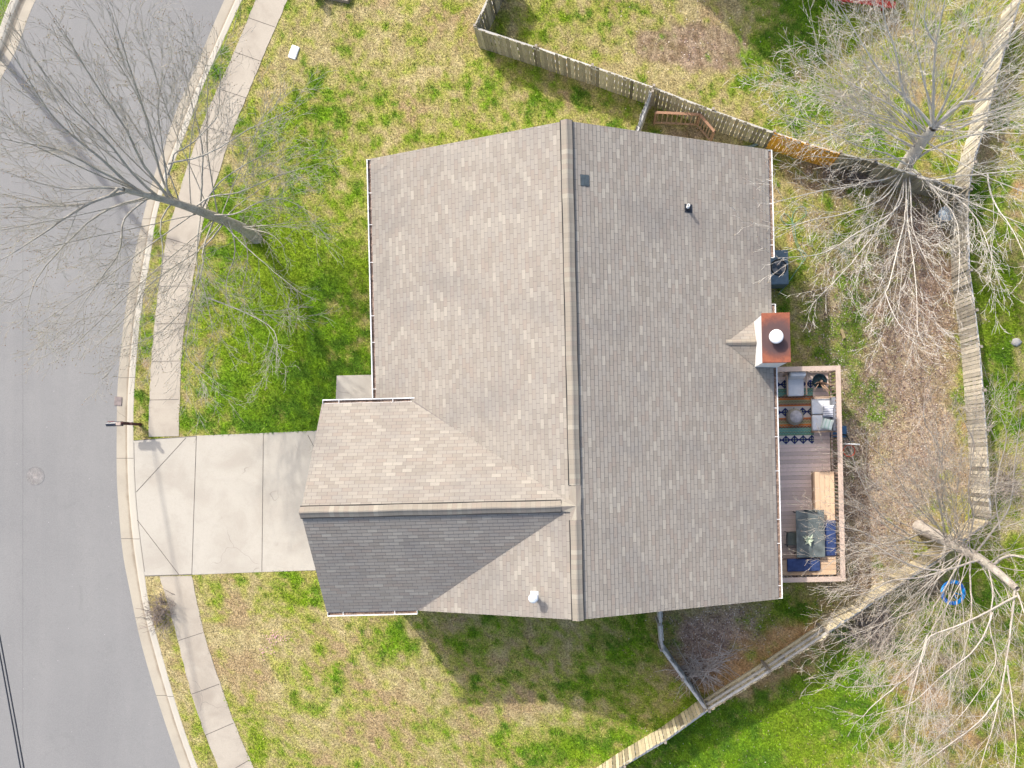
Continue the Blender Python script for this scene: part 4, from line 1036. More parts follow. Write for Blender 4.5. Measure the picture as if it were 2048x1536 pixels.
# hose
hs = [(1556, 590), (1568, 575), (1580, 560), (1590, 545), (1601, 530), (1612, 512), (1602, 500), (1592, 480), (1588, 455), (1580, 436), (1568, 428), (1561, 436), (1568, 446), (1584, 450), (1600, 440), (1612, 428), (1606, 414), (1592, 418), (1584, 436), (1586, 470), (1596, 498), (1610, 522)]
def smooth(pts, k=4):
    P = [Vector(p) for p in pts]; out = []
    for i in range(len(P) - 1):
        a, b, c, d = P[max(i - 1, 0)], P[i], P[i + 1], P[min(i + 2, len(P) - 1)]
        for j in range(k):
            t = j / k; out.append(.5 * ((2 * b) + (c - a) * t + (2 * a - 5 * b + 4 * c - d) * t * t + (3 * b - a - 3 * c + d) * t ** 3))
    out.append(P[-1]); return out
mb = MB(); hz = [W(x, y) + Vector((0, 0, .03 + .018 * (i % 3))) for i, (x, y) in enumerate(hs)]; mb.tube(smooth(hz, 5), .011, 6)
o = mb.build('garden_hose', mat('green_hose', (.16, .34, .24), .5, .1), None, True); tag(o, 'pale green garden hose looped on the grass behind the house', 'hose')
# downspout extension at the top corner
mb = MB(); mb.tube([W(1478, 300) + Vector((0, 0, .30)), W(1498, 296) + Vector((0, 0, .12)), W(1514, 289.5) + Vector((0, 0, .07)), W(1521, 281) + Vector((0, 0, .06))], [.05, .055, .05, .045], 8)
o = mb.build('drain_pipe', mat('grey_green_pipe', (.22, .29, .27), .5, .1), None, True); tag(o, 'grey green drain pipe on the ground off the top right roof corner', 'pipe')
# trash can
c = W(1893, 427, .75); tc_ = thing('trash_can', 'round galvanised metal bin with pale lid beside the back fence', 'bin', (c.x, c.y, 0))
mb = MB(); mb.lathe([(.0005, .0), (.21, .0)] + [(.21 + .04 * k / 12 + .006 * (k % 2), .7 * k / 12) for k in range(1, 13)], (0, 0, 0), 28); lpart(tc_, 'body', mb, mat('galvanised', (.30, .33, .35), .45, .15, metal=.5), True)
mb = MB(); mb.lathe([(.275, .69), (.278, .715), (.25, .73), (.22, .725), (.20, .745), (.0005, .78)], (0, 0, 0), 32); mb.tube([(-.06, 0, .775), (-.05, 0, .81), (.05, 0, .81), (.06, 0, .775)], .01, 6); lpart(tc_, 'lid', mb, mat('pale_galvanised', (.42, .50, .55), .4, .1, metal=.2), True)
# stump of plank, stones
def plank(a, b, w, label):
    m = MB(); p, q = W(*a), W(*b); m.bar(p + Vector((0, 0, .045)), q + Vector((0, 0, .05)), w, .05, (.42, .33, .17)); o = m.build('timber_offcut', M_rail); tag(o, label, 'timber')
plank((1682, 659), (1688, 677), .11, 'short yellowed timber offcut lying in the back yard grass')
def stone(px, py, s, label, c=(.40, .38, .35)):
    m = MB(); r_ = random.Random(px); prof = []
    m.lathe([(s * .9, -.03), (s, .03), (s * .75, .08), (.0005, .09)], (0, 0, 0), 9)
    m.v = [(x * (1 + .25 * r_.uniform(-1, 1)), y * (.8 + .2 * r_.uniform(-1, 1)), z) for x, y, z in m.v]
    p = W(px, py); o = m.build('stone', mat('field_stone', c, .9, .2), None, True, (p.x, p.y, 0)); tag(o, label, 'stone')
stone(2031, 684, .20, 'flat grey stone in the grass right of the back fence')


# white utility lid
c = W(588, 105); ul = thing('utility_cover', 'white rounded rectangular utility cover in the front lawn near the sidewalk', 'utility cover', (c.x, c.y, 0), R(-20))
mb = MB(); mb.rbox(-.155, .155, -.255, .255, .0, .055, .04); lpart(ul, 'lid', mb, mat('white_lid', (.80, .80, .80), .5, .03), True)
mb = MB(); mb.lathe([(.035, .056), (.03, .059), (.0005, .059)], (-.05, -.15, 0), 14); lpart(ul, 'keyhole', mb, mat('grey_lid', (.35, .38, .40), .6))
# utility pedestal & raised bed at the top edge
c = W(633, -6); up_ = thing('utility_pedestal', 'pale green cable pedestal standing in the grass at the top edge', 'cable pedestal', (c.x, c.y, 0), R(20))
mb = MB(); mb.rbox(-.11, .11, -.09, .09, 0, .62, .04); lpart(up_, 'housing', mb, mat('pale_green_metal', (.22, .36, .34), .5, .1), True)
mb = MB(); mb.rbox(-.13, .13, -.11, .11, .625, .70, .03); lpart(up_, 'cap', mb, mat('pale_green_cap', (.30, .44, .42), .5, .1), True)
rb = thing('raised_bed', 'low wooden raised bed of soil cut off by the top edge', 'raised bed', (*W(680, -38).xy, 0), R(-12))
mb = MB(); WC = (.30, .26, .22)
mb.box(-.52, .52, -.78, -.73, 0, .22, WC); mb.box(-.52, .52, .73, .78, 0, .22, WC); mb.box(-.52, -.47, -.728, .728, 0, .22, WC); mb.box(.47, .52, -.728, .728, 0, .22, WC); lpart(rb, 'frame', mb, M_rail)
mb = MB(); mb.box(-.468, .468, -.726, .726, 0, .17, (.30, .22, .17)); lpart(rb, 'soil', mb, M_rail)
# manhole & drain plate
c = W(70, 952, -.1); mh = thing('manhole_cover', 'round cast iron manhole cover in the street', 'manhole cover', (c.x, c.y, -.098))
mb = MB(); mb.lathe([(.365, 0), (.36, .006), (.335, .007), (.325, .004), (.0005, .004)], (0, 0, 0), 40); lpart(mh, 'frame', mb, mat('worn_iron', (.20, .195, .19), .6, .2))
mb = MB()
for j in range(-6, 7):
    y = j * .047; hw = math.sqrt(max(0, .31 ** 2 - y * y)) - .01; x = -hw + (.03 if j % 2 else 0)
    while x < hw - .03: mb.box(x, min(x + .07, hw), y - .014, y + .014, .0042, .009) if not (abs(x + .03) < .09 and abs(y) < .10) else None; x += .09
mb.box(-.08, .08, -.10, .10, .0043, .0085); lpart(mh, 'lid_pattern', mb, mat('iron_rib', (.27, .25, .235), .6, .2))
c = W(233, 802); dp = MB(); dp.rbox(-.14, .14, -.17, .17, 0, .012, .01); o = dp.build('drain_plate', mat('brown_plate', (.21, .175, .165), .7, .25), None, False, (c.x, c.y, -.113), R(-4)); tag(o, 'square rusty brown plate over the gutter edge above the mailbox', 'metal plate')
# mailbox
base = W(281, 849); mbx = thing('mailbox', 'black mailbox on a dark red wooden post at the kerb by the driveway', 'mailbox', (base.x, base.y, 0), R(2))
M_red = mat('dark_red_post', (.075, .03, .03), .6, .2)
mb = MB(); mb.box(-.05, .05, -.05, .05, 0, 1.22); mb.add([(-.05, -.05, 1.22), (.05, -.05, 1.22), (.05, .05, 1.22), (-.05, .05, 1.22), (0, 0, 1.28)], [(0, 1, 4), (1, 2, 4), (2, 3, 4), (3, 0, 4)]); lpart(mbx, 'post', mb, M_red)
mb = MB(); mb.box(-.62, .16, -.045, .045, .80, .88); mb.bar((-.05, 0, .45), (-.42, 0, .80), .07, .07); lpart(mbx, 'arm', mb, M_red)
mb = MB(); vs = []; n = 12
for x in (-.70, -.15):
    vs += [(x, -.085, .885), (x, .085, .885)] + [(x, .085 * math.cos(math.pi * k / n), .985 + .085 * math.sin(math.pi * k / n)) for k in range(n + 1)]
q = n + 3; mb.add(vs, [tuple(range(q))[::-1], tuple(range(q, 2 * q))] + [(i, (i + 1) % q, (i + 1) % q + q, i + q) for i in range(q)]); lpart(mbx, 'box', mb, mat('black_gloss', (.03, .035, .05), .3, .1, spec=.5))
mb = MB(); mb.box(-.32, -.15, -.06, .06, 1.073, 1.078); lpart(mbx, 'number_plate', mb, mat('tan_plate', (.45, .36, .30), .6))
mb = MB(); mb.box(-.6, -.42, .088, .094, .98, 1.0); mb.box(-.6, -.56, .088, .094, 1.0, 1.09); lpart(mbx, 'flag', mb, mat('flag_red', (.5, .03, .02), .5))

# ------------------------------------------------------------------ fences
M_fw = wood_mat('weathered_board', (1, 1, 1), .5)
def fence(label, tops, side, H=1.5, base_col=(.36, .315, .235), special=None, group=None):
    """tops: photo px of the top line at height H. side: +1 planks on the left of travel, -1 on the right; a list gives it per bay"""
    P = [W(x, y, H) for x, y in tops]; P = [Vector((p.x, p.y, 0)) for p in P]
    t_ = thing('wooden_fence', label, 'fence', tuple(P[0]))
    if not hasattr(side, '__len__'): side = [side] * (len(P) - 1)
    b = MB(); rl = MB(); sp = MB()
    for i in range(len(P) - 1):
        a, c = P[i], P[i + 1]; d = c - a; ln = d.length; d.normalize(); s_ = Vector((-d.y, d.x, 0)) * side[i]
        b = MB(); sp = MB(); x = .01; warp = random.uniform(-.03, .03)
        while x < ln - .02:
            w_ = min(.142, ln - x); hh = H + random.uniform(-.035, .02) + warp * math.sin(x * 1.5); g = random.uniform(.62, 1.25); tgt = b
            col = tuple(k * g for k in base_col)
            if random.random() < .12: col = tuple(k * .6 for k in col)
            if special and special[0] <= i < special[1]: col = tuple(k * (1 + (g - 1) * .3) for k in special[2]); tgt = sp
            q0 = a + d * x + s_ * (.045 + random.uniform(-.006, .006)); q1 = a + d * (x + w_ - random.uniform(.004, .020)) + s_ * (.045 + random.uniform(-.006, .006))
            ln_ = s_ * random.uniform(-.03, .02)
            n_ = s_ * .018; vs = []
            ear = .025
            for off in (Vector((0, 0, 0)), n_):
                vs += [q0 + off, q1 + off, q1 + off + ln_ + Vector((0, 0, hh - ear)), q1 + off + ln_ - d * ear + Vector((0, 0, hh)), q0 + off + ln_ + d * ear + Vector((0, 0, hh)), q0 + off + ln_ + Vector((0, 0, hh - ear))]
            tgt.add(vs, [(0, 1, 2, 3, 4, 5), (11, 10, 9, 8, 7, 6)] + [(j, j + 6, (j + 1) % 6 + 6, (j + 1) % 6) for j in range(6)], col)
            x += .148
        for z in (.22, .78, H - .17):
            g = random.uniform(.85, 1.1); rl = MB(); rl.bar(a + s_ * .0 + Vector((0, 0, z)), c + s_ * .0 + Vector((0, 0, z)), .085, .10, ((.60 * g, .54 * g, .38 * g) if z < .5 else (.56 * g, .55 * g, .52 * g))); part(t_, 'rail', rl, M_fw)
        if b.v: part(t_, 'board_panel', b, M_fw)
        if sp.v: part(t_, 'board_panel', sp, M_fw, label='newer orange stained boards')
        nb = max(1, round(ln / 2.4))
        for k in range(nb + (1 if i == len(P) - 2 else 0)):
            pp = a + d * (ln * k / nb) - s_ * .045; m = MB(); m.bar(pp, pp + Vector((0, 0, H - .02 + random.uniform(-.04, .05))), .09, .09, (.36, .315, .26)); part(t_, 'post', m, M_fw)
    return t_
fence('weathered board fence with one orange section, above the roof at the top', [(1010, -78), (948, 52), (1071, 92), (1184, 130), (1307, 173), (1426, 219), (1549, 263), (1615, 285), (1682, 305), (1751, 322), (1840, 350), (1930, 376)],
      [1, -1, -1, -1, -1, -1, -1, -1, -1, -1, -1], special=(6, 8, (.82, .42, .06)), base_col=(.40, .365, .27))
fence('short grey fence joining the roof to the top fence', [(1303, 180), (1272, 266), (1262, 300)], -1, base_col=(.33, .325, .30))
fence('grey board fence running down the right side past the trash can', [(2048, -20), (2014, 90), (1990, 176), (1972, 249), (1950, 322), (1940, 378), (1938, 440), (1941, 540), (1952, 620), (1961, 693), (1968, 780), (1974, 860), (1980, 956), (1984, 1036)], -1, base_col=(.66, .60, .49))
fence('yellowed board fence running diagonally down from the right corner below the deck', [(1980, 1044), (1877, 1121), (1815, 1162), (1752, 1203), (1658, 1266), (1541, 1344), (1418, 1421), (1330, 1484), (1248, 1533), (1150, 1598)],
      [-1, -1, -1, -1, 1, 1, -1, -1, -1], base_col=(.68, .58, .38))
fence('grey side fence from the lower roof edge to the diagonal fence', [(1322, 1195), (1321, 1250), (1325, 1300), (1368, 1360), (1412, 1420)], 1, base_col=(.40, .42, .42))
# railing piece by the top fence
rg = thing('garden_railing', 'angled reddish brown wooden railing standing in the corner behind the top fence', 'railing', tuple(W(1392, 250)))
B_ = [W(1308, 247), W(1393, 251), W(1421, 284)]; RCc = (.34, .20, .13)
tp = MB(); bt = MB()
for i in range(2):
    a, b = B_[i], B_[i + 1]; tp.bar(a + Vector((0, 0, 1.03)), b + Vector((0, 0, 1.03)), .09, .04, RCc); bt.bar(a + Vector((0, 0, .10 + .001 * i)), b + Vector((0, 0, .10 + .001 * i)), .06, .05, (.40, .27, .18))
    n = 9 if i == 0 else 6
    for k in range(n):
        q = a + (b - a) * ((k + .5) / n); m = MB(); m.bar(q + Vector((0, 0, .10)), q + Vector((0, 0, 1.01)), .03, .03, (.36, .25, .17)); part(rg, 'baluster', m, M_rail)
    for q in ((a, b) if i == 0 else (b,)):
        m = MB(); m.bar(q, q + Vector((0, 0, 1.009)), .07, .07, (.30, .19, .13)); part(rg, 'post', m, M_rail)
part(rg, 'handrail', tp, M_rail); part(rg, 'bottom_rail', bt, M_rail)

# ------------------------------------------------------------------ poles and cable
def pole(px, py, label):
    c = W(px, py); t_ = thing('utility_pole', label, 'utility pole', (c.x, c.y, 0))
    m = MB(); m.tube([(0, 0, -.3), (0, 0, 5), (0, 0, 9.3)], [.13, .12, .10], 14); lpart(t_, 'shaft', m, mat('pole_wood', (.15, .11, .08), .9, .3, 9, .5), True)
    m = MB(); m.box(-1.1, 1.1, -.05, .05, 8.5, 8.62); lpart(t_, 'crossarm', m, M_fw)
pole(-22, 84, 'brown wooden utility pole at the far kerb, upper left'); pole(448, 2560, 'brown wooden utility pole far down the street')
P1 = W(0, 1310, 5.5); P2 = W(42, 1536, 5.5); d = (P2 - P1); d.z = 0; d.normalize()
for k, off in enumerate((0, .10)):
    s_ = Vector((-d.y, d.x, 0)) * off; pts = []
    for t in np.linspace(-22.5, 25, 26): pts.append(P1 + d * t + s_ + Vector((0, 0, .0012 * t * t - (.002 if k else 0))))
    m = MB(); m.tube(pts, .022, 6); o = m.build('overhead_cable', mat('black_cable', (.03, .035, .045), .5, .05), None, True); tag(o, ('left' if k else 'right') + ' hand dark overhead cable of the pair crossing the street, bottom left', 'cable', 'overhead cables between the utility poles')

# ------------------------------------------------------------------ trees
def bark(name, a, b, dark):
    m, t, p = nt(name); o = objc(t); n = noise(t, o, 3, 5, .7); n2 = noise(t, o, 22, 5, .7, .8)
    c = mixc(t, rampf(t, n, .35, .65), a, b); c = mixc(t, rampf(t, n2, .42, .75, 0, .7), c, dark)
    n3 = noise(t, o, 1.4, 3); c = mixc(t, rampf(t, n3, .5, .7, 0, .35), c, (.30, .33, .26))
    t.links.new(c, p.inputs['Base Color']); p.inputs['Roughness'].default_value = .92; p.inputs['Specular IOR Level'].default_value = .1; bump(t, p, n2, .6, .02); return m
M_bk = [bark('grey_bark', (.35, .325, .275), (.48, .45, .39), (.13, .12, .10)), bark('pale_bark', (.58, .54, .475), (.72, .675, .60), (.30, .265, .22)), bark('pale_brown_bark', (.42, .37, .315), (.55, .495, .425), (.24, .20, .165))]
class Chains:
    """many tapered tubes with few sides, gathered fast"""
    def __init__(s): s.V = []; s.F = []; s.n = 0
    def add(s, pts, r0, r1, n):
        P = np.array(pts); k = len(P); D = np.gradient(P, axis=0); D /= np.linalg.norm(D, axis=1)[:, None] + 1e-9
        ref = np.array((.3, .2, 1.0)) if abs(D[0, 2]) < .85 else np.array((1.0, .3, 0)); A = np.cross(D, ref); A /= np.linalg.norm(A, axis=1)[:, None] + 1e-9; B = np.cross(D, A)
        r = np.linspace(r0, r1, k)[:, None, None]; th = np.arange(n) * 2 * np.pi / n
        V = P[:, None, :] + r * (A[:, None, :] * np.cos(th)[None, :, None] + B[:, None, :] * np.sin(th)[None, :, None])
        i = (np.arange(k - 1)[:, None] * n + np.arange(n)[None, :]); j = (np.arange(k - 1)[:, None] * n + (np.arange(n)[None, :] + 1) % n)
        F = np.stack([i, j, j + n, i + n], 2).reshape(-1, 4) + s.n
        s.V.append(V.reshape(-1, 3)); s.F.append(F); s.n += k * n
    def build(s, name, m, parent):
        V = np.concatenate(s.V) - np.array(parent.location)[None, :]; o = rawmesh(name, V, np.concatenate(s.F), None, m, parent)
        o.data.polygons.foreach_set('use_smooth', [True] * len(o.data.polygons)); return o
def crv(P, k=5): return [np.array(p) for p in smooth([Vector(p) for p in P], k)]
def tree(label, trunk, limbs, bm, dens, rnd, tw=1.0, budcol=((.34, .20, .12), (.42, .30, .16)), nb=1.0, lw=.85, bs=1.0, extra=None, avoid=None):
    rs = np.random.default_rng(rnd)
    base = W(*trunk[0][:3]); base.z = 0
    t_ = thing('bare_tree', label, 'tree', tuple(base))
    tk = Chains(); cr = Chains(); buds = []
    TP = crv([W(*q[:3]) for q in trunk], 6); r0, r1 = trunk[0][3], trunk[-1][3]
    tk.add([TP[0] + np.array((0, 0, -.25))] + TP, r0 * 1.25, r1, 12)
    def grow(p, d, ln, r, lvl):
        k = 5 if lvl < 2 else 3
        pts = [p]; dd = d.copy()
        for i in range(k):
            dd = dd + rs.normal(0, .085 if lvl < 2 else .12, 3) + np.array((0, 0, .035)); dd /= np.linalg.norm(dd); pts.append(pts[-1] + dd * ln / k)
        cr.add(pts, r, r * .45 if lvl < 3 else .0028 * tw, 4 if lvl < 2 else 3)
        kids(pts, ln, r, lvl)
        return pts
    def kids(pts, ln, r, lvl, start=.15):
        if lvl >= 3:
            if rs.random() < .7 * nb: buds.append(pts[-1])
            if rs.random() < .35 * nb: buds.append(pts[-2])
            return
        step = (.42, .24, .17)[lvl] / dens; n = max(2, int(ln * (1 - start) / step)); L_ = len(pts) - 1
        for q in range(n):
            t = start + (1 - start) * (q + rs.random()) / n; x = t * L_; i = min(int(x), L_ - 1); p = pts[i] + (pts[i + 1] - pts[i]) * (x - i); d = pts[i + 1] - pts[i]; d = d / (np.linalg.norm(d) + 1e-9)
            ax = rs.normal(0, 1, 3); ax[2] *= .6; ax = ax - d * ax.dot(d); ax /= np.linalg.norm(ax) + 1e-9
            a = rs.uniform(.28, .68); nd = d * math.cos(a) + ax * math.sin(a); nd /= np.linalg.norm(nd)
            l2 = (rs.uniform(1.0, 2.7), rs.uniform(.55, 1.35), rs.uniform(.2, .55))[lvl] * (1.15 - .55 * t) * (min(1.2, .5 + ln / 5) if lvl == 0 else 1)
            if p[2] + nd[2] * l2 < .6: nd[2] = abs(nd[2])
            grow(p, nd, l2, max(.0045, (r * (.42 if lvl == 0 else .5)) * (1 - .5 * t)) * 1.0 if lvl < 2 else .0055 * tw, lvl + 1)
    for ex_ in (extra or []):
        n_, ex, ey, erx, ery, ox, oy, h0, hk, hmax = ex_; bx_, by_ = trunk[0][:2]; TT = trunk
        for q in range(n_):
            a = 2 * math.pi * (q + rs.random()) / n_; fr = rs.uniform(.55, 1.0)
            tx, ty = ex + erx * fr * math.cos(a), ey + ery * fr * math.sin(a)
            if avoid:
                vx, vy = tx - bx_, ty - by_; tt = max(0, min(1, ((avoid[0] - bx_) * vx + (avoid[1] - by_) * vy) / (vx * vx + vy * vy)))
                if math.hypot(bx_ + vx * tt - avoid[0], by_ + vy * tt - avoid[1]) < avoid[2]: continue
            ht = min(hmax, max(2.2, h0 + hk * ((tx - bx_) * ox + (ty - by_) * oy) + rs.normal(0, .4)))
            hs_ = min(ht * rs.uniform(.35, .6), TT[-1][2] - .05); k = 0
            while k < len(TT) - 2 and TT[k + 1][2] < hs_: k += 1
            u = (hs_ - TT[k][2]) / (TT[k + 1][2] - TT[k][2]); st_ = [TT[k][i] + (TT[k + 1][i] - TT[k][i]) * u for i in range(3)]
            md = [st_[i] + ((tx, ty, ht)[i] - st_[i]) * rs.uniform(.42, .52) for i in range(3)]; md[0] += rs.normal(0, 9); md[1] += rs.normal(0, 9); md[2] -= .15
            limbs = limbs + [(rs.uniform(.026, .042), tuple(st_), tuple(md), (tx, ty, ht))]
    for lb in limbs:
        pts = crv([W(*q) for q in lb[1:]], 4); ln = sum(np.linalg.norm(pts[i + 1] - pts[i]) for i in range(len(pts) - 1))
        # small crookedness
        ph = rs.uniform(0, 6.28, 3)
        for i in range(1, len(pts)): pts[i] = pts[i] + .035 * np.sin(ph + i * np.array((.5, .6, .5))) - .035 * np.sin(ph) + rs.normal(0, .006, 3)
        r = lb[0] * lw; tk.add(pts, r, max(.008, r * .2), 7 if r > .04 else 5); kids(pts, ln, r * .7, 0, .22)
        grow(pts[-1], (pts[-1] - pts[-2]) / np.linalg.norm(pts[-1] - pts[-2]), .7, max(.007, r * .2), 2)
    tk.build('trunk', bm, t_); cr.build('crown', bm, t_)
    B = np.array(buds); n = len(B); s = rs.uniform(.010, .023, n) * bs; V = []
    off = np.array([(1, 0, 0), (-.5, .8, 0), (-.5, -.8, 0), (0, 0, 1.6)])
    rot = rs.uniform(0, 6.28, n); c_, s_ = np.cos(rot), np.sin(rot)
    for q in off: V.append(B + np.stack([(q[0] * c_ - q[1] * s_) * s, (q[0] * s_ + q[1] * c_) * s, np.full(n, q[2]) * s], 1))
    V = np.stack(V, 1).reshape(-1, 3) - np.array(t_.location)[None, :]; i0 = np.arange(n)[:, None] * 4
    F = np.concatenate([i0 + np.array([f]) for f in ((0, 1, 3), (1, 2, 3), (2, 0, 3), (0, 2, 1))]); cc = np.array(budcol)[rs.integers(0, len(budcol), n)] * rs.uniform(.75, 1.25, n)[:, None]
    o = rawmesh('bud', V, F, np.repeat(cc, 4, 0), M_blade, t_); o['kind'] = 'stuff'
    return t_
# front tree
tree('tall bare tree with grey branches reaching over the street from the front lawn', [(513, 476, 0, .19), (482, 455, 1.1, .16), (412, 427, 3.2, .14), (342, 403, 4.7, .11), (246, 379, 6.6, .075)],
     [(.085, (255, 381, 6.4), (200, 395, 6.9), (150, 425, 7.2), (85, 465, 7.6), (0, 520, 8.0)),
      (.07, (235, 378, 6.7), (212, 390, 7), (150, 405, 7.2), (60, 415, 7.7), (-20, 412, 8.2)),
      (.06, (246, 379, 6.6), (200, 372, 7), (110, 370, 7.6), (0, 340, 8.4)),
      (.07, (300, 392, 5.6), (212, 345, 6.8), (150, 312, 7.5), (80, 290, 8.2), (0, 272, 9)),
      (.08, (285, 386, 5.9), (235, 355, 6.8), (185, 310, 7.8), (120, 250, 8.7), (70, 190, 9.3), (20, 110, 10)),
      (.07, (320, 397, 5.2), (265, 340, 6.6), (215, 285, 7.6), (150, 220, 8.6), (60, 100, 9.8)),
      (.075, (342, 403, 4.7), (290, 330, 6.2), (255, 260, 7.4), (190, 170, 8.7), (130, 62, 9.8)),
      (.07, (350, 405, 4.4), (320, 350, 5.3), (300, 290, 6.4), (280, 200, 7.6), (250, 110, 9), (225, 50, 9.8)),
      (.05, (335, 385, 4.9), (328, 340, 5.4), (322, 290, 6.0), (316, 200, 7.2), (340, 120, 8.2)),
      (.05, (336, 350, 5.2), (352, 315, 5.6), (370, 300, 5.8), (410, 262, 6.2), (440, 232, 6.6), (445, 150, 7.2)),
      (.055, (400, 423, 3.4), (405, 380, 3.9), (406, 330, 4.5), (400, 270, 5.2), (385, 210, 6), (372, 130, 7)),
      (.05, (385, 415, 3.7), (420, 395, 3.9), (480, 388, 4.0), (560, 350, 4.4), (620, 335, 4.7)),
      (.045, (336, 328, 5.6), (400, 308, 5.5), (450, 285, 5.6), (500, 255, 5.8), (585, 215, 6.1)),
      (.045, (420, 430, 3), (470, 425, 3.2), (520, 405, 3.5), (570, 398, 3.8), (628, 425, 4)),
      (.045, (400, 425, 3.3), (440, 360, 4), (500, 320, 4.6), (560, 300, 5)),
      (.05, (450, 442, 2.2), (415, 488, 2.5), (383, 510, 3), (294, 572, 4), (267, 623, 4.5), (191, 691, 5.2)),
      (.045, (430, 435, 2.8), (405, 500, 3), (403, 534, 3.2), (379, 603, 3.7), (328, 654, 4.2), (258, 690, 4.8)),
      (.045, (400, 428, 3.2), (394, 515, 3.6), (417, 596, 3.9), (425, 648, 4.2)),
      (.04, (417, 596, 3.9), (475, 620, 4), (547, 664, 4.2), (554, 712, 4.4)),
      (.032, (440, 440, 2.6), (500, 500, 2.8), (548, 545, 3.1), (600, 585, 3.4)),
      (.035, (400, 530, 3.2), (388, 605, 3.8), (369, 705, 4.2), (420, 756, 4.5)),
      (.05, (300, 395, 5.5), (250, 440, 5.7), (235, 500, 5.9), (200, 560, 6.2), (150, 640, 6.6)),
      (.05, (290, 395, 5.6), (200, 430, 6.2), (120, 500, 6.7), (72, 560, 7.1), (60, 615, 7.4)),
      (.04, (345, 405, 4.6), (325, 440, 4.8), (330, 490, 4.9), (320, 560, 5.2), (290, 620, 5.5)),
      (.04, (455, 440, 2.2), (470, 500, 2.6), (455, 570, 3), (470, 640, 3.5))],
     M_bk[0], .95, 21, .95, ((.50, .37, .26), (.55, .48, .30), (.46, .33, .25)), lw=.68, extra=[(18, 290, 370, 350, 350, -.84, -.54, 4.2, .011, 9.8)])
# tree over the top right fence
tree('large pale bare tree filling the top right corner', [(1806, 352, 0, .26), (1812, 331, .6, .24), (1838, 292, 2, .20), (1867, 255, 3.3, .15)],
     [(.09, (1867, 255, 3.3), (1861, 234, 3.8), (1864, 167, 5.2), (1873, 88, 6.8), (1887, -10, 8.5)),
      (.085, (1862, 252, 3.4), (1835, 222, 3.9), (1811, 193, 4.6), (1794, 117, 6), (1773, 53, 7.2), (1767, -20, 8.3)),
      (.06, (1820, 205, 4.4), (1764, 144, 5.4), (1726, 88, 6.2), (1682, 15, 7.2)),
      (.055, (1850, 262, 3), (1808, 226, 3.8), (1740, 190, 4.4), (1697, 161, 4.9), (1624, 103, 5.6)),
      (.10, (1867, 255, 3.3), (1900, 225, 4), (1928, 199, 4.6), (1975, 123, 6.2), (2045, 50, 7.6), (2090, -20, 8.6)),
      (.075, (1875, 250, 3.4), (1905, 264, 3.8), (1975, 229, 4.8), (2060, 185, 6), (2110, 150, 6.6)),
      (.075, (1815, 331, .9), (1852, 308, 1.8), (1917, 278, 3.2), (2000, 262, 4.4), (2060, 250, 5.2)),
      (.075, (1812, 335, .9), (1840, 352, 1.4), (1873, 360, 2), (1920, 350, 2.8), (1975, 346, 3.6), (2060, 342, 4.6)),
      (.07, (1812, 340, .8), (1829, 343, 1.2), (1870, 372, 1.9), (1908, 390, 2.5), (1946, 410, 3), (2060, 450, 4.4)),
      (.05, (1835, 290, 2.2), (1811, 250, 2.8), (1740, 225, 3.4), (1653, 202, 4.2), (1594, 173, 4.8)),
      (.055, (1806, 342, .9), (1770, 362, 1.4), (1726, 369, 2.0), (1638, 384, 3.4), (1548, 410, 5.0)),
      (.05, (1815, 330, 1.2), (1770, 305, 1.8), (1712, 293, 2.5), (1635, 249, 3.4), (1600, 225, 3.9)),
      (.05, (1808, 346, .8), (1794, 409, 1.6), (1712, 464, 2.8), (1653, 503, 3.6), (1577, 511, 4.6)),
      (.05, (1812, 344, .9), (1816, 400, 1.6), (1811, 444, 2.1), (1797, 488, 2.6), (1782, 564, 3.3), (1775, 590, 3.5), (1791, 634, 3.9), (1811, 655, 4.1)),
      (.045, (1814, 400, 1.6), (1818, 453, 2.2), (1829, 546, 3), (1835, 660, 4)),
      (.045, (1818, 345, 1.0), (1822, 410, 1.7), (1829, 461, 2.2), (1858, 532, 3)),
      (.055, (1840, 350, 1.3), (1887, 400, 2.2), (1920, 453, 2.8), (1917, 576, 3.8)),
      (.05, (1905, 388, 2.4), (1931, 412, 2.8), (1961, 459, 3.3), (1999, 564, 4)),
      (.05, (1812, 350, .8), (1790, 420, 1.5), (1740, 480, 2.4), (1690, 540, 3.2), (1640, 590, 3.8)),
      (.045, (1806, 345, .8), (1760, 400, 1.6), (1690, 430, 2.5), (1620, 440, 3.6), (1570, 460, 4.4)),
      (.06, (1870, 245, 3.5), (1895, 190, 4.6), (1915, 110, 6), (1950, 20, 7.6)),
      (.05, (1864, 215, 4.2), (1840, 150, 5.3), (1825, 70, 6.6), (1840, -10, 8)),
      (.06, (1920, 205, 4.5), (1990, 190, 5.4), (2060, 110, 6.8)),
      (.05, (1850, 275, 2.8), (1800, 262, 3.2), (1730, 250, 3.9), (1660, 265, 4.6)),
      (.05, (1975, 346, 3.6), (1990, 400, 4), (2020, 450, 4.6), (2050, 520, 5)),
      (.045, (1873, 88, 6.8), (1850, 40, 7.6), (1860, -20, 8.4))],
     M_bk[1], .86, 5, 1.35, ((.56, .42, .28), (.64, .54, .34), (.52, .36, .28)), .8, lw=.72, extra=[(14, 1850, 290, 300, 350, .74, -.67, 4.0, .0095, 9), (18, 1900, 130, 310, 220, .74, -.67, 4.0, .0085, 8.5), (10, 1700, 150, 130, 120, .74, -.67, 4.6, .006, 9)], avoid=(1893, 427, 42))
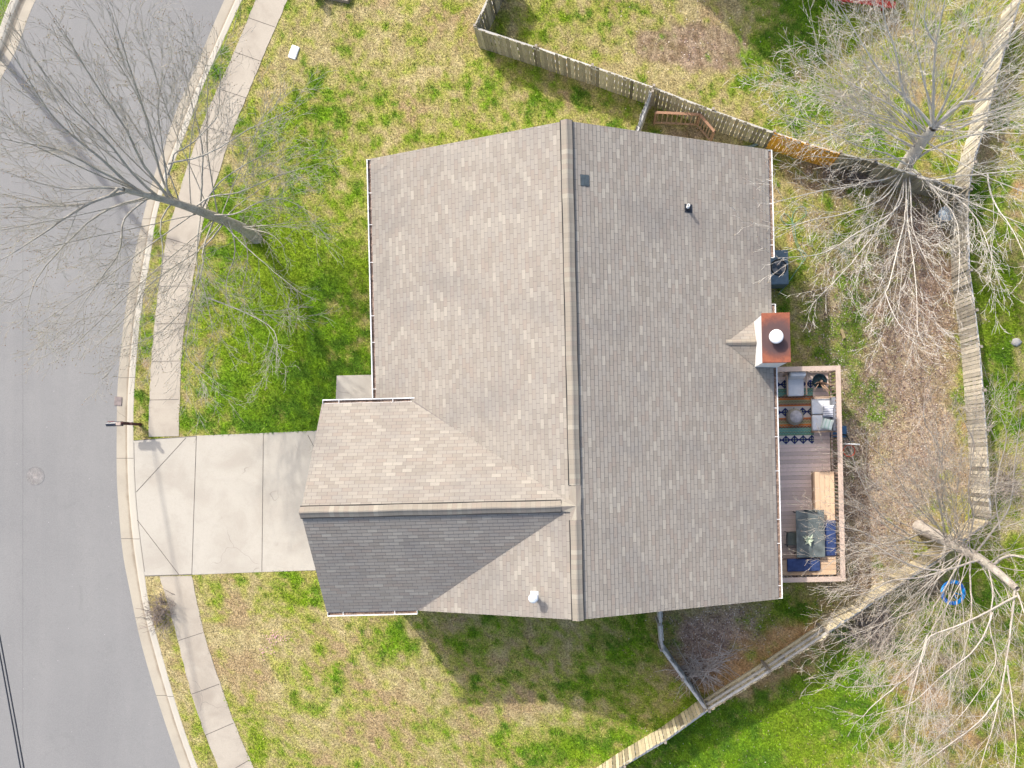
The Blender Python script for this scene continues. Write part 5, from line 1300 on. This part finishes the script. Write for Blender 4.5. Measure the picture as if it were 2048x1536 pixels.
# lower right tree
tree('large pale bare tree leaning over the lower right fence corner', [(1838, 1054, 0, .22), (1875, 1072, 1.2, .19), (1925, 1098, 2.5, .17), (1975, 1128, 3.8, .15), (2034, 1178, 5.2, .10)],
     [(.065, (2030, 1172, 5.1), (2029, 1236, 5.4), (2018, 1320, 5.8), (1998, 1400, 6.2), (1985, 1470, 6.6), (1960, 1560, 7)),
      (.06, (2038, 1190, 5.3), (1985, 1225, 5.5), (1930, 1245, 5.7), (1860, 1275, 6), (1848, 1320, 6.2), (1800, 1365, 6.4), (1690, 1378, 6.9)),
      (.05, (1855, 1270, 6), (1835, 1350, 6.2), (1815, 1440, 6.5), (1808, 1470, 6.6)),
      (.075, (1962, 1120, 3.6), (1930, 1128, 3.9), (1880, 1138, 4.3), (1845, 1138, 4.6), (1800, 1118, 5), (1748, 1090, 5.4), (1715, 1086, 5.7)),
      (.06, (1900, 1136, 4.2), (1850, 1150, 4.5), (1790, 1160, 4.9), (1745, 1180, 5.2), (1690, 1190, 5.6)),
      (.065, (1880, 1078, 1.6), (1840, 1088, 2.2), (1800, 1068, 2.9), (1770, 1050, 3.3), (1710, 1018, 4.1)),
      (.06, (1858, 1062, 1.4), (1820, 1075, 2), (1760, 1085, 2.8), (1700, 1110, 3.5), (1660, 1125, 3.9)),
      (.06, (1890, 1080, 2), (1885, 1020, 2.8), (1872, 960, 3.6), (1878, 900, 4.3), (1855, 845, 4.9), (1850, 800, 5.3)),
      (.06, (1930, 1098, 2.8), (1946, 1040, 3.6), (1940, 980, 4.3), (1948, 900, 5), (1935, 860, 5.5), (1920, 815, 6)),
      (.07, (1950, 1108, 3.2), (1990, 1060, 4), (2020, 1010, 4.7), (2030, 920, 5.5), (2042, 850, 6.1)),
      (.09, (1985, 1130, 4), (2020, 1115, 4.5), (2080, 1118, 5.2), (2150, 1090, 6)),
      (.06, (1925, 1110, 2.8), (1905, 1150, 3.1), (1880, 1200, 3.6), (1850, 1250, 4.1), (1800, 1300, 4.7), (1740, 1330, 5.3)),
      (.055, (1890, 1090, 2.2), (1886, 1140, 2.6), (1862, 1190, 3.1), (1850, 1215, 3.4), (1790, 1240, 4), (1720, 1265, 4.7), (1670, 1290, 5.2)),
      (.06, (1940, 1115, 3.2), (1942, 1180, 3.7), (1938, 1230, 4.1), (1925, 1310, 4.8), (1900, 1390, 5.4)),
      (.05, (1975, 1130, 3.9), (1985, 1180, 4.3), (1975, 1250, 4.9), (1990, 1330, 5.4), (1930, 1420, 6), (1860, 1480, 6.5)),
      (.055, (2000, 1388, 6.2), (1960, 1440, 6.5), (1900, 1490, 6.9), (1830, 1540, 7.3)),
      (.05, (2015, 1330, 5.9), (2030, 1400, 6.2), (2035, 1480, 6.6), (2025, 1560, 7)),
      (.055, (2034, 1185, 5.3), (2060, 1260, 5.8), (2070, 1350, 6.4)),
      (.05, (1820, 1070, 2), (1760, 1030, 3), (1720, 960, 3.8), (1700, 900, 4.5)),
      (.05, (1870, 1050, 2.2), (1820, 1000, 3.1), (1790, 940, 3.9), (1730, 880, 4.7)),
      (.05, (1985, 1225, 5.5), (1950, 1290, 5.8), (1900, 1340, 6.1), (1830, 1400, 6.5), (1760, 1420, 6.9)),
      (.045, (1800, 1365, 6.4), (1760, 1400, 6.6), (1720, 1440, 6.9)),
      (.045, (2000, 1060, 4.3), (1990, 980, 5), (2010, 880, 5.8), (2000, 830, 6.2)),
      (.05, (1905, 1100, 2.6), (1860, 1110, 3.1), (1790, 1100, 3.7), (1720, 1060, 4.4), (1672, 1052, 4.8))],
     M_bk[2], .85, 9, 1.1, ((.55, .42, .30), (.66, .58, .42), (.50, .36, .28)), 1.1, lw=.62, extra=[(38, 1890, 1180, 235, 360, .98, .2, 5.0, .004, 7.5), (10, 1930, 950, 100, 130, .98, .2, 5.0, .003, 7)], avoid=(1906, 1185, 34))

# saucer swing hanging from the tree
c = W(1906, 1185, .7); sw = thing('saucer_swing', 'round bright blue saucer swing hanging under the lower right tree', 'swing', (c.x, c.y, .7), R(15))
m, t, p = nt('blue_swing_sleeve'); o_ = objc(t); n = noise(t, o_, 2.2, 2); t.links.new(mixc(t, rampf(t, n, .35, .65), (.01, .10, .42), (.01, .33, .75)), p.inputs['Base Color']); p.inputs['Roughness'].default_value = .55
mb = MB(); rr = .40
pts = [(rr * math.cos(a), rr * math.sin(a), .0) for a in np.linspace(0, 2 * math.pi, 33)]
vs = []
for k in range(32):
    a = 2 * math.pi * k / 32
    for r_, z in ((rr + .07, 0), (rr + .05, .03), (rr - .04, .035), (rr - .075, .0), (rr - .04, -.03), (rr + .05, -.03)): vs.append((r_ * math.cos(a), r_ * math.sin(a), z))
mb.add(vs, [(k * 6 + j, ((k + 1) % 32) * 6 + j, ((k + 1) % 32) * 6 + (j + 1) % 6, k * 6 + (j + 1) % 6) for k in range(32) for j in range(6)]); lpart(sw, 'ring', mb, m, True)
mb = MB()
for a in np.linspace(0, math.pi, 6, endpoint=False):
    mb.tube([(rr * math.cos(a), rr * math.sin(a), .0), (0, 0, -.05), (-rr * math.cos(a), -rr * math.sin(a), 0)], .008, 4)
for r_ in (.1, .2, .3): mb.tube([(r_ * math.cos(a), r_ * math.sin(a), -.05 + r_ * .12) for a in np.linspace(0, 6.283, 20)], .007, 4)
lpart(sw, 'mesh_seat', mb, M_iron)
mb = MB()
for a in (30, 75): mb.tube([(rr * math.cos(R(-a)), rr * math.sin(R(-a)), .01), (.1 * math.cos(R(-a)), .1 * math.sin(R(-a)), -.04)], .022, 6)
lpart(sw, 'strap', mb, m)
mb = MB()
top = W(1938, 1165, 3.6) - c; top = Vector((top.x, top.y, 2.9)); top = Matrix.Rotation(-R(15), 4, 'Z') @ top
for a in (45, 135, 225, 315): mb.tube([(rr * math.cos(R(a)), rr * math.sin(R(a)), .02), top], .008, 4)
lpart(sw, 'rope', mb, M_iron)

# bare shrubs and brush piles
def brush(name, label, cat, px, py, rx, ry, n, h, m, spread=1.0, flat=False, group=None, seed=1):
    rs = np.random.default_rng(seed); c = W(px, py); t_ = thing(name, label, cat, (c.x, c.y, 0), 0, group); ch = Chains()
    for k in range(n):
        if flat:
            a = rs.uniform(0, 6.28); b = np.array((c.x + rs.normal(0, rx * .45), c.y + rs.normal(0, ry * .45), rs.uniform(.02, h))); d = np.array((math.cos(a), math.sin(a) * .6, rs.normal(0, .12))); l_ = rs.uniform(.4, 1.2) * spread
        else:
            b = np.array((c.x + rs.normal(0, rx * .35), c.y + rs.normal(0, ry * .35), 0)); d = np.array((rs.normal(0, .6), rs.normal(0, .6), 1.0)); l_ = rs.uniform(.5, 1) * h
        d /= np.linalg.norm(d); pts = [b]; dd = d
        for i in range(4): dd = dd + rs.normal(0, .18, 3); dd /= np.linalg.norm(dd); q = pts[-1] + dd * l_ / 4; q[2] = max(.01, q[2]); pts.append(q)
        ch.add(pts, rs.uniform(.009, .020) if flat else rs.uniform(.006, .014), .004, 4)
        for j in range(4):
            i = rs.integers(1, 4); d2 = dd + rs.normal(0, .7, 3); d2 /= np.linalg.norm(d2); q = pts[i] + d2 * l_ * .3; q[2] = max(.01, q[2]); ch.add([pts[i], (pts[i] + q) / 2 + rs.normal(0, .02, 3), q], .005, .002, 3)
    o = ch.build('twigs', m, t_); return t_
M_tw = mat('shrub_twig', (.30, .25, .22), .9, .25); M_tw2 = mat('brush_twig', (.60, .54, .49), .9, .3)
brush('bare_shrub', 'twiggy bare grey shrub in the verge between kerb and lower sidewalk', 'shrub', 325, 1222, .55, .75, 120, .8, M_tw, seed=3)
brush('bare_shrub', 'leafless brown thicket along the bottom of the top fence by the big tree', 'shrub', 1715, 352, 1.7, .5, 150, .9, M_tw, seed=4)
brush('bare_shrub', 'leafless thicket just outside the diagonal fence left of the blue swing', 'shrub', 1740, 1268, 1.3, .7, 190, 1.0, M_tw, seed=5)
brush('bare_shrub', 'leafless thicket right of the back fence near the right edge', 'shrub', 2010, 965, .8, 1.0, 120, 1.1, M_tw, seed=6)
brush('dead_vines', 'tangle of dead vines around the base of the front tree trunk', 'vines', 502, 466, .30, .26, 70, .75, M_tw, seed=12)
brush('brush_pile', 'pile of cut grey branches in the corner where the two fences meet', 'brush pile', 1396, 1342, .60, .34, 95, .5, M_tw2, 1.0, True, seed=7)
brush('brush_pile', 'few long dead branches lying right of the main brush pile', 'brush pile', 1440, 1318, .75, .45, 22, .2, M_tw2, 1.5, True, seed=8)

# ------------------------------------------------------------------ neighbour's house beyond the top edge (casts the long shadow) and red picnic table
P3 = W(1405, -58); nh = thing('neighbour_house', 'neighbouring house just beyond the top edge', 'house', (P3.x, P3.y, 0), math.atan2(-.653, .757))
# local x runs away to the left along the eave (negative), local y runs up
mb = MB(); prism(mb, [(.4, 0), (8.4, 0), (8.4, 4.9), (4.4, 6.2), (.4, 4.9)], -13.0, -.4, 'u'); lpart(nh, 'wall', mb, WM)
mb = MB(); facet(mb, [(-13.4, 0), (0, 0), (0, 4.4), (-13.4, 4.4)], (0, 0), (0, 1), .33, 4.9); facet(mb, [(-13.4, 4.4), (0, 4.4), (0, 8.8), (-13.4, 8.8)], (0, 8.8), (0, -1), .33, 4.9)
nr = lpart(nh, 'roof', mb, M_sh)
mb = MB(); mb.box(-4, -3, .36, .39, 1, 2.2); mb.box(-8, -7, .36, .39, 1, 2.2); lpart(nh, 'window', mb, M_glass)
pt_ = thing('picnic_table', 'red painted picnic table cut off by the top edge', 'picnic table', (*W(1728, -22).xy, 0), R(-8)); M_rp = mat('red_paint', (.42, .05, .03), .55, .2)
for nm, y0, y1, z in (('tabletop', -.38, .38, .74), ('bench', -.82, -.56, .45), ('bench', .56, .82, .45)):
    mb = MB(); k = y0
    while k < y1 - .05: mb.box(-1.15, 1.15, k, k + .12, z - .035, z); k += .13
    lpart(pt_, nm, mb, M_rp)
for x in (-.75, .75):
    mb = MB(); mb.bar((x, -.72, 0), (x, -.2, .70), .09, .04); mb.bar((x, .72, 0), (x, .2, .70), .09, .04); mb.bar((x + .045, -.78, .39), (x + .045, .78, .39), .04, .09); lpart(pt_, 'leg', mb, M_rp)
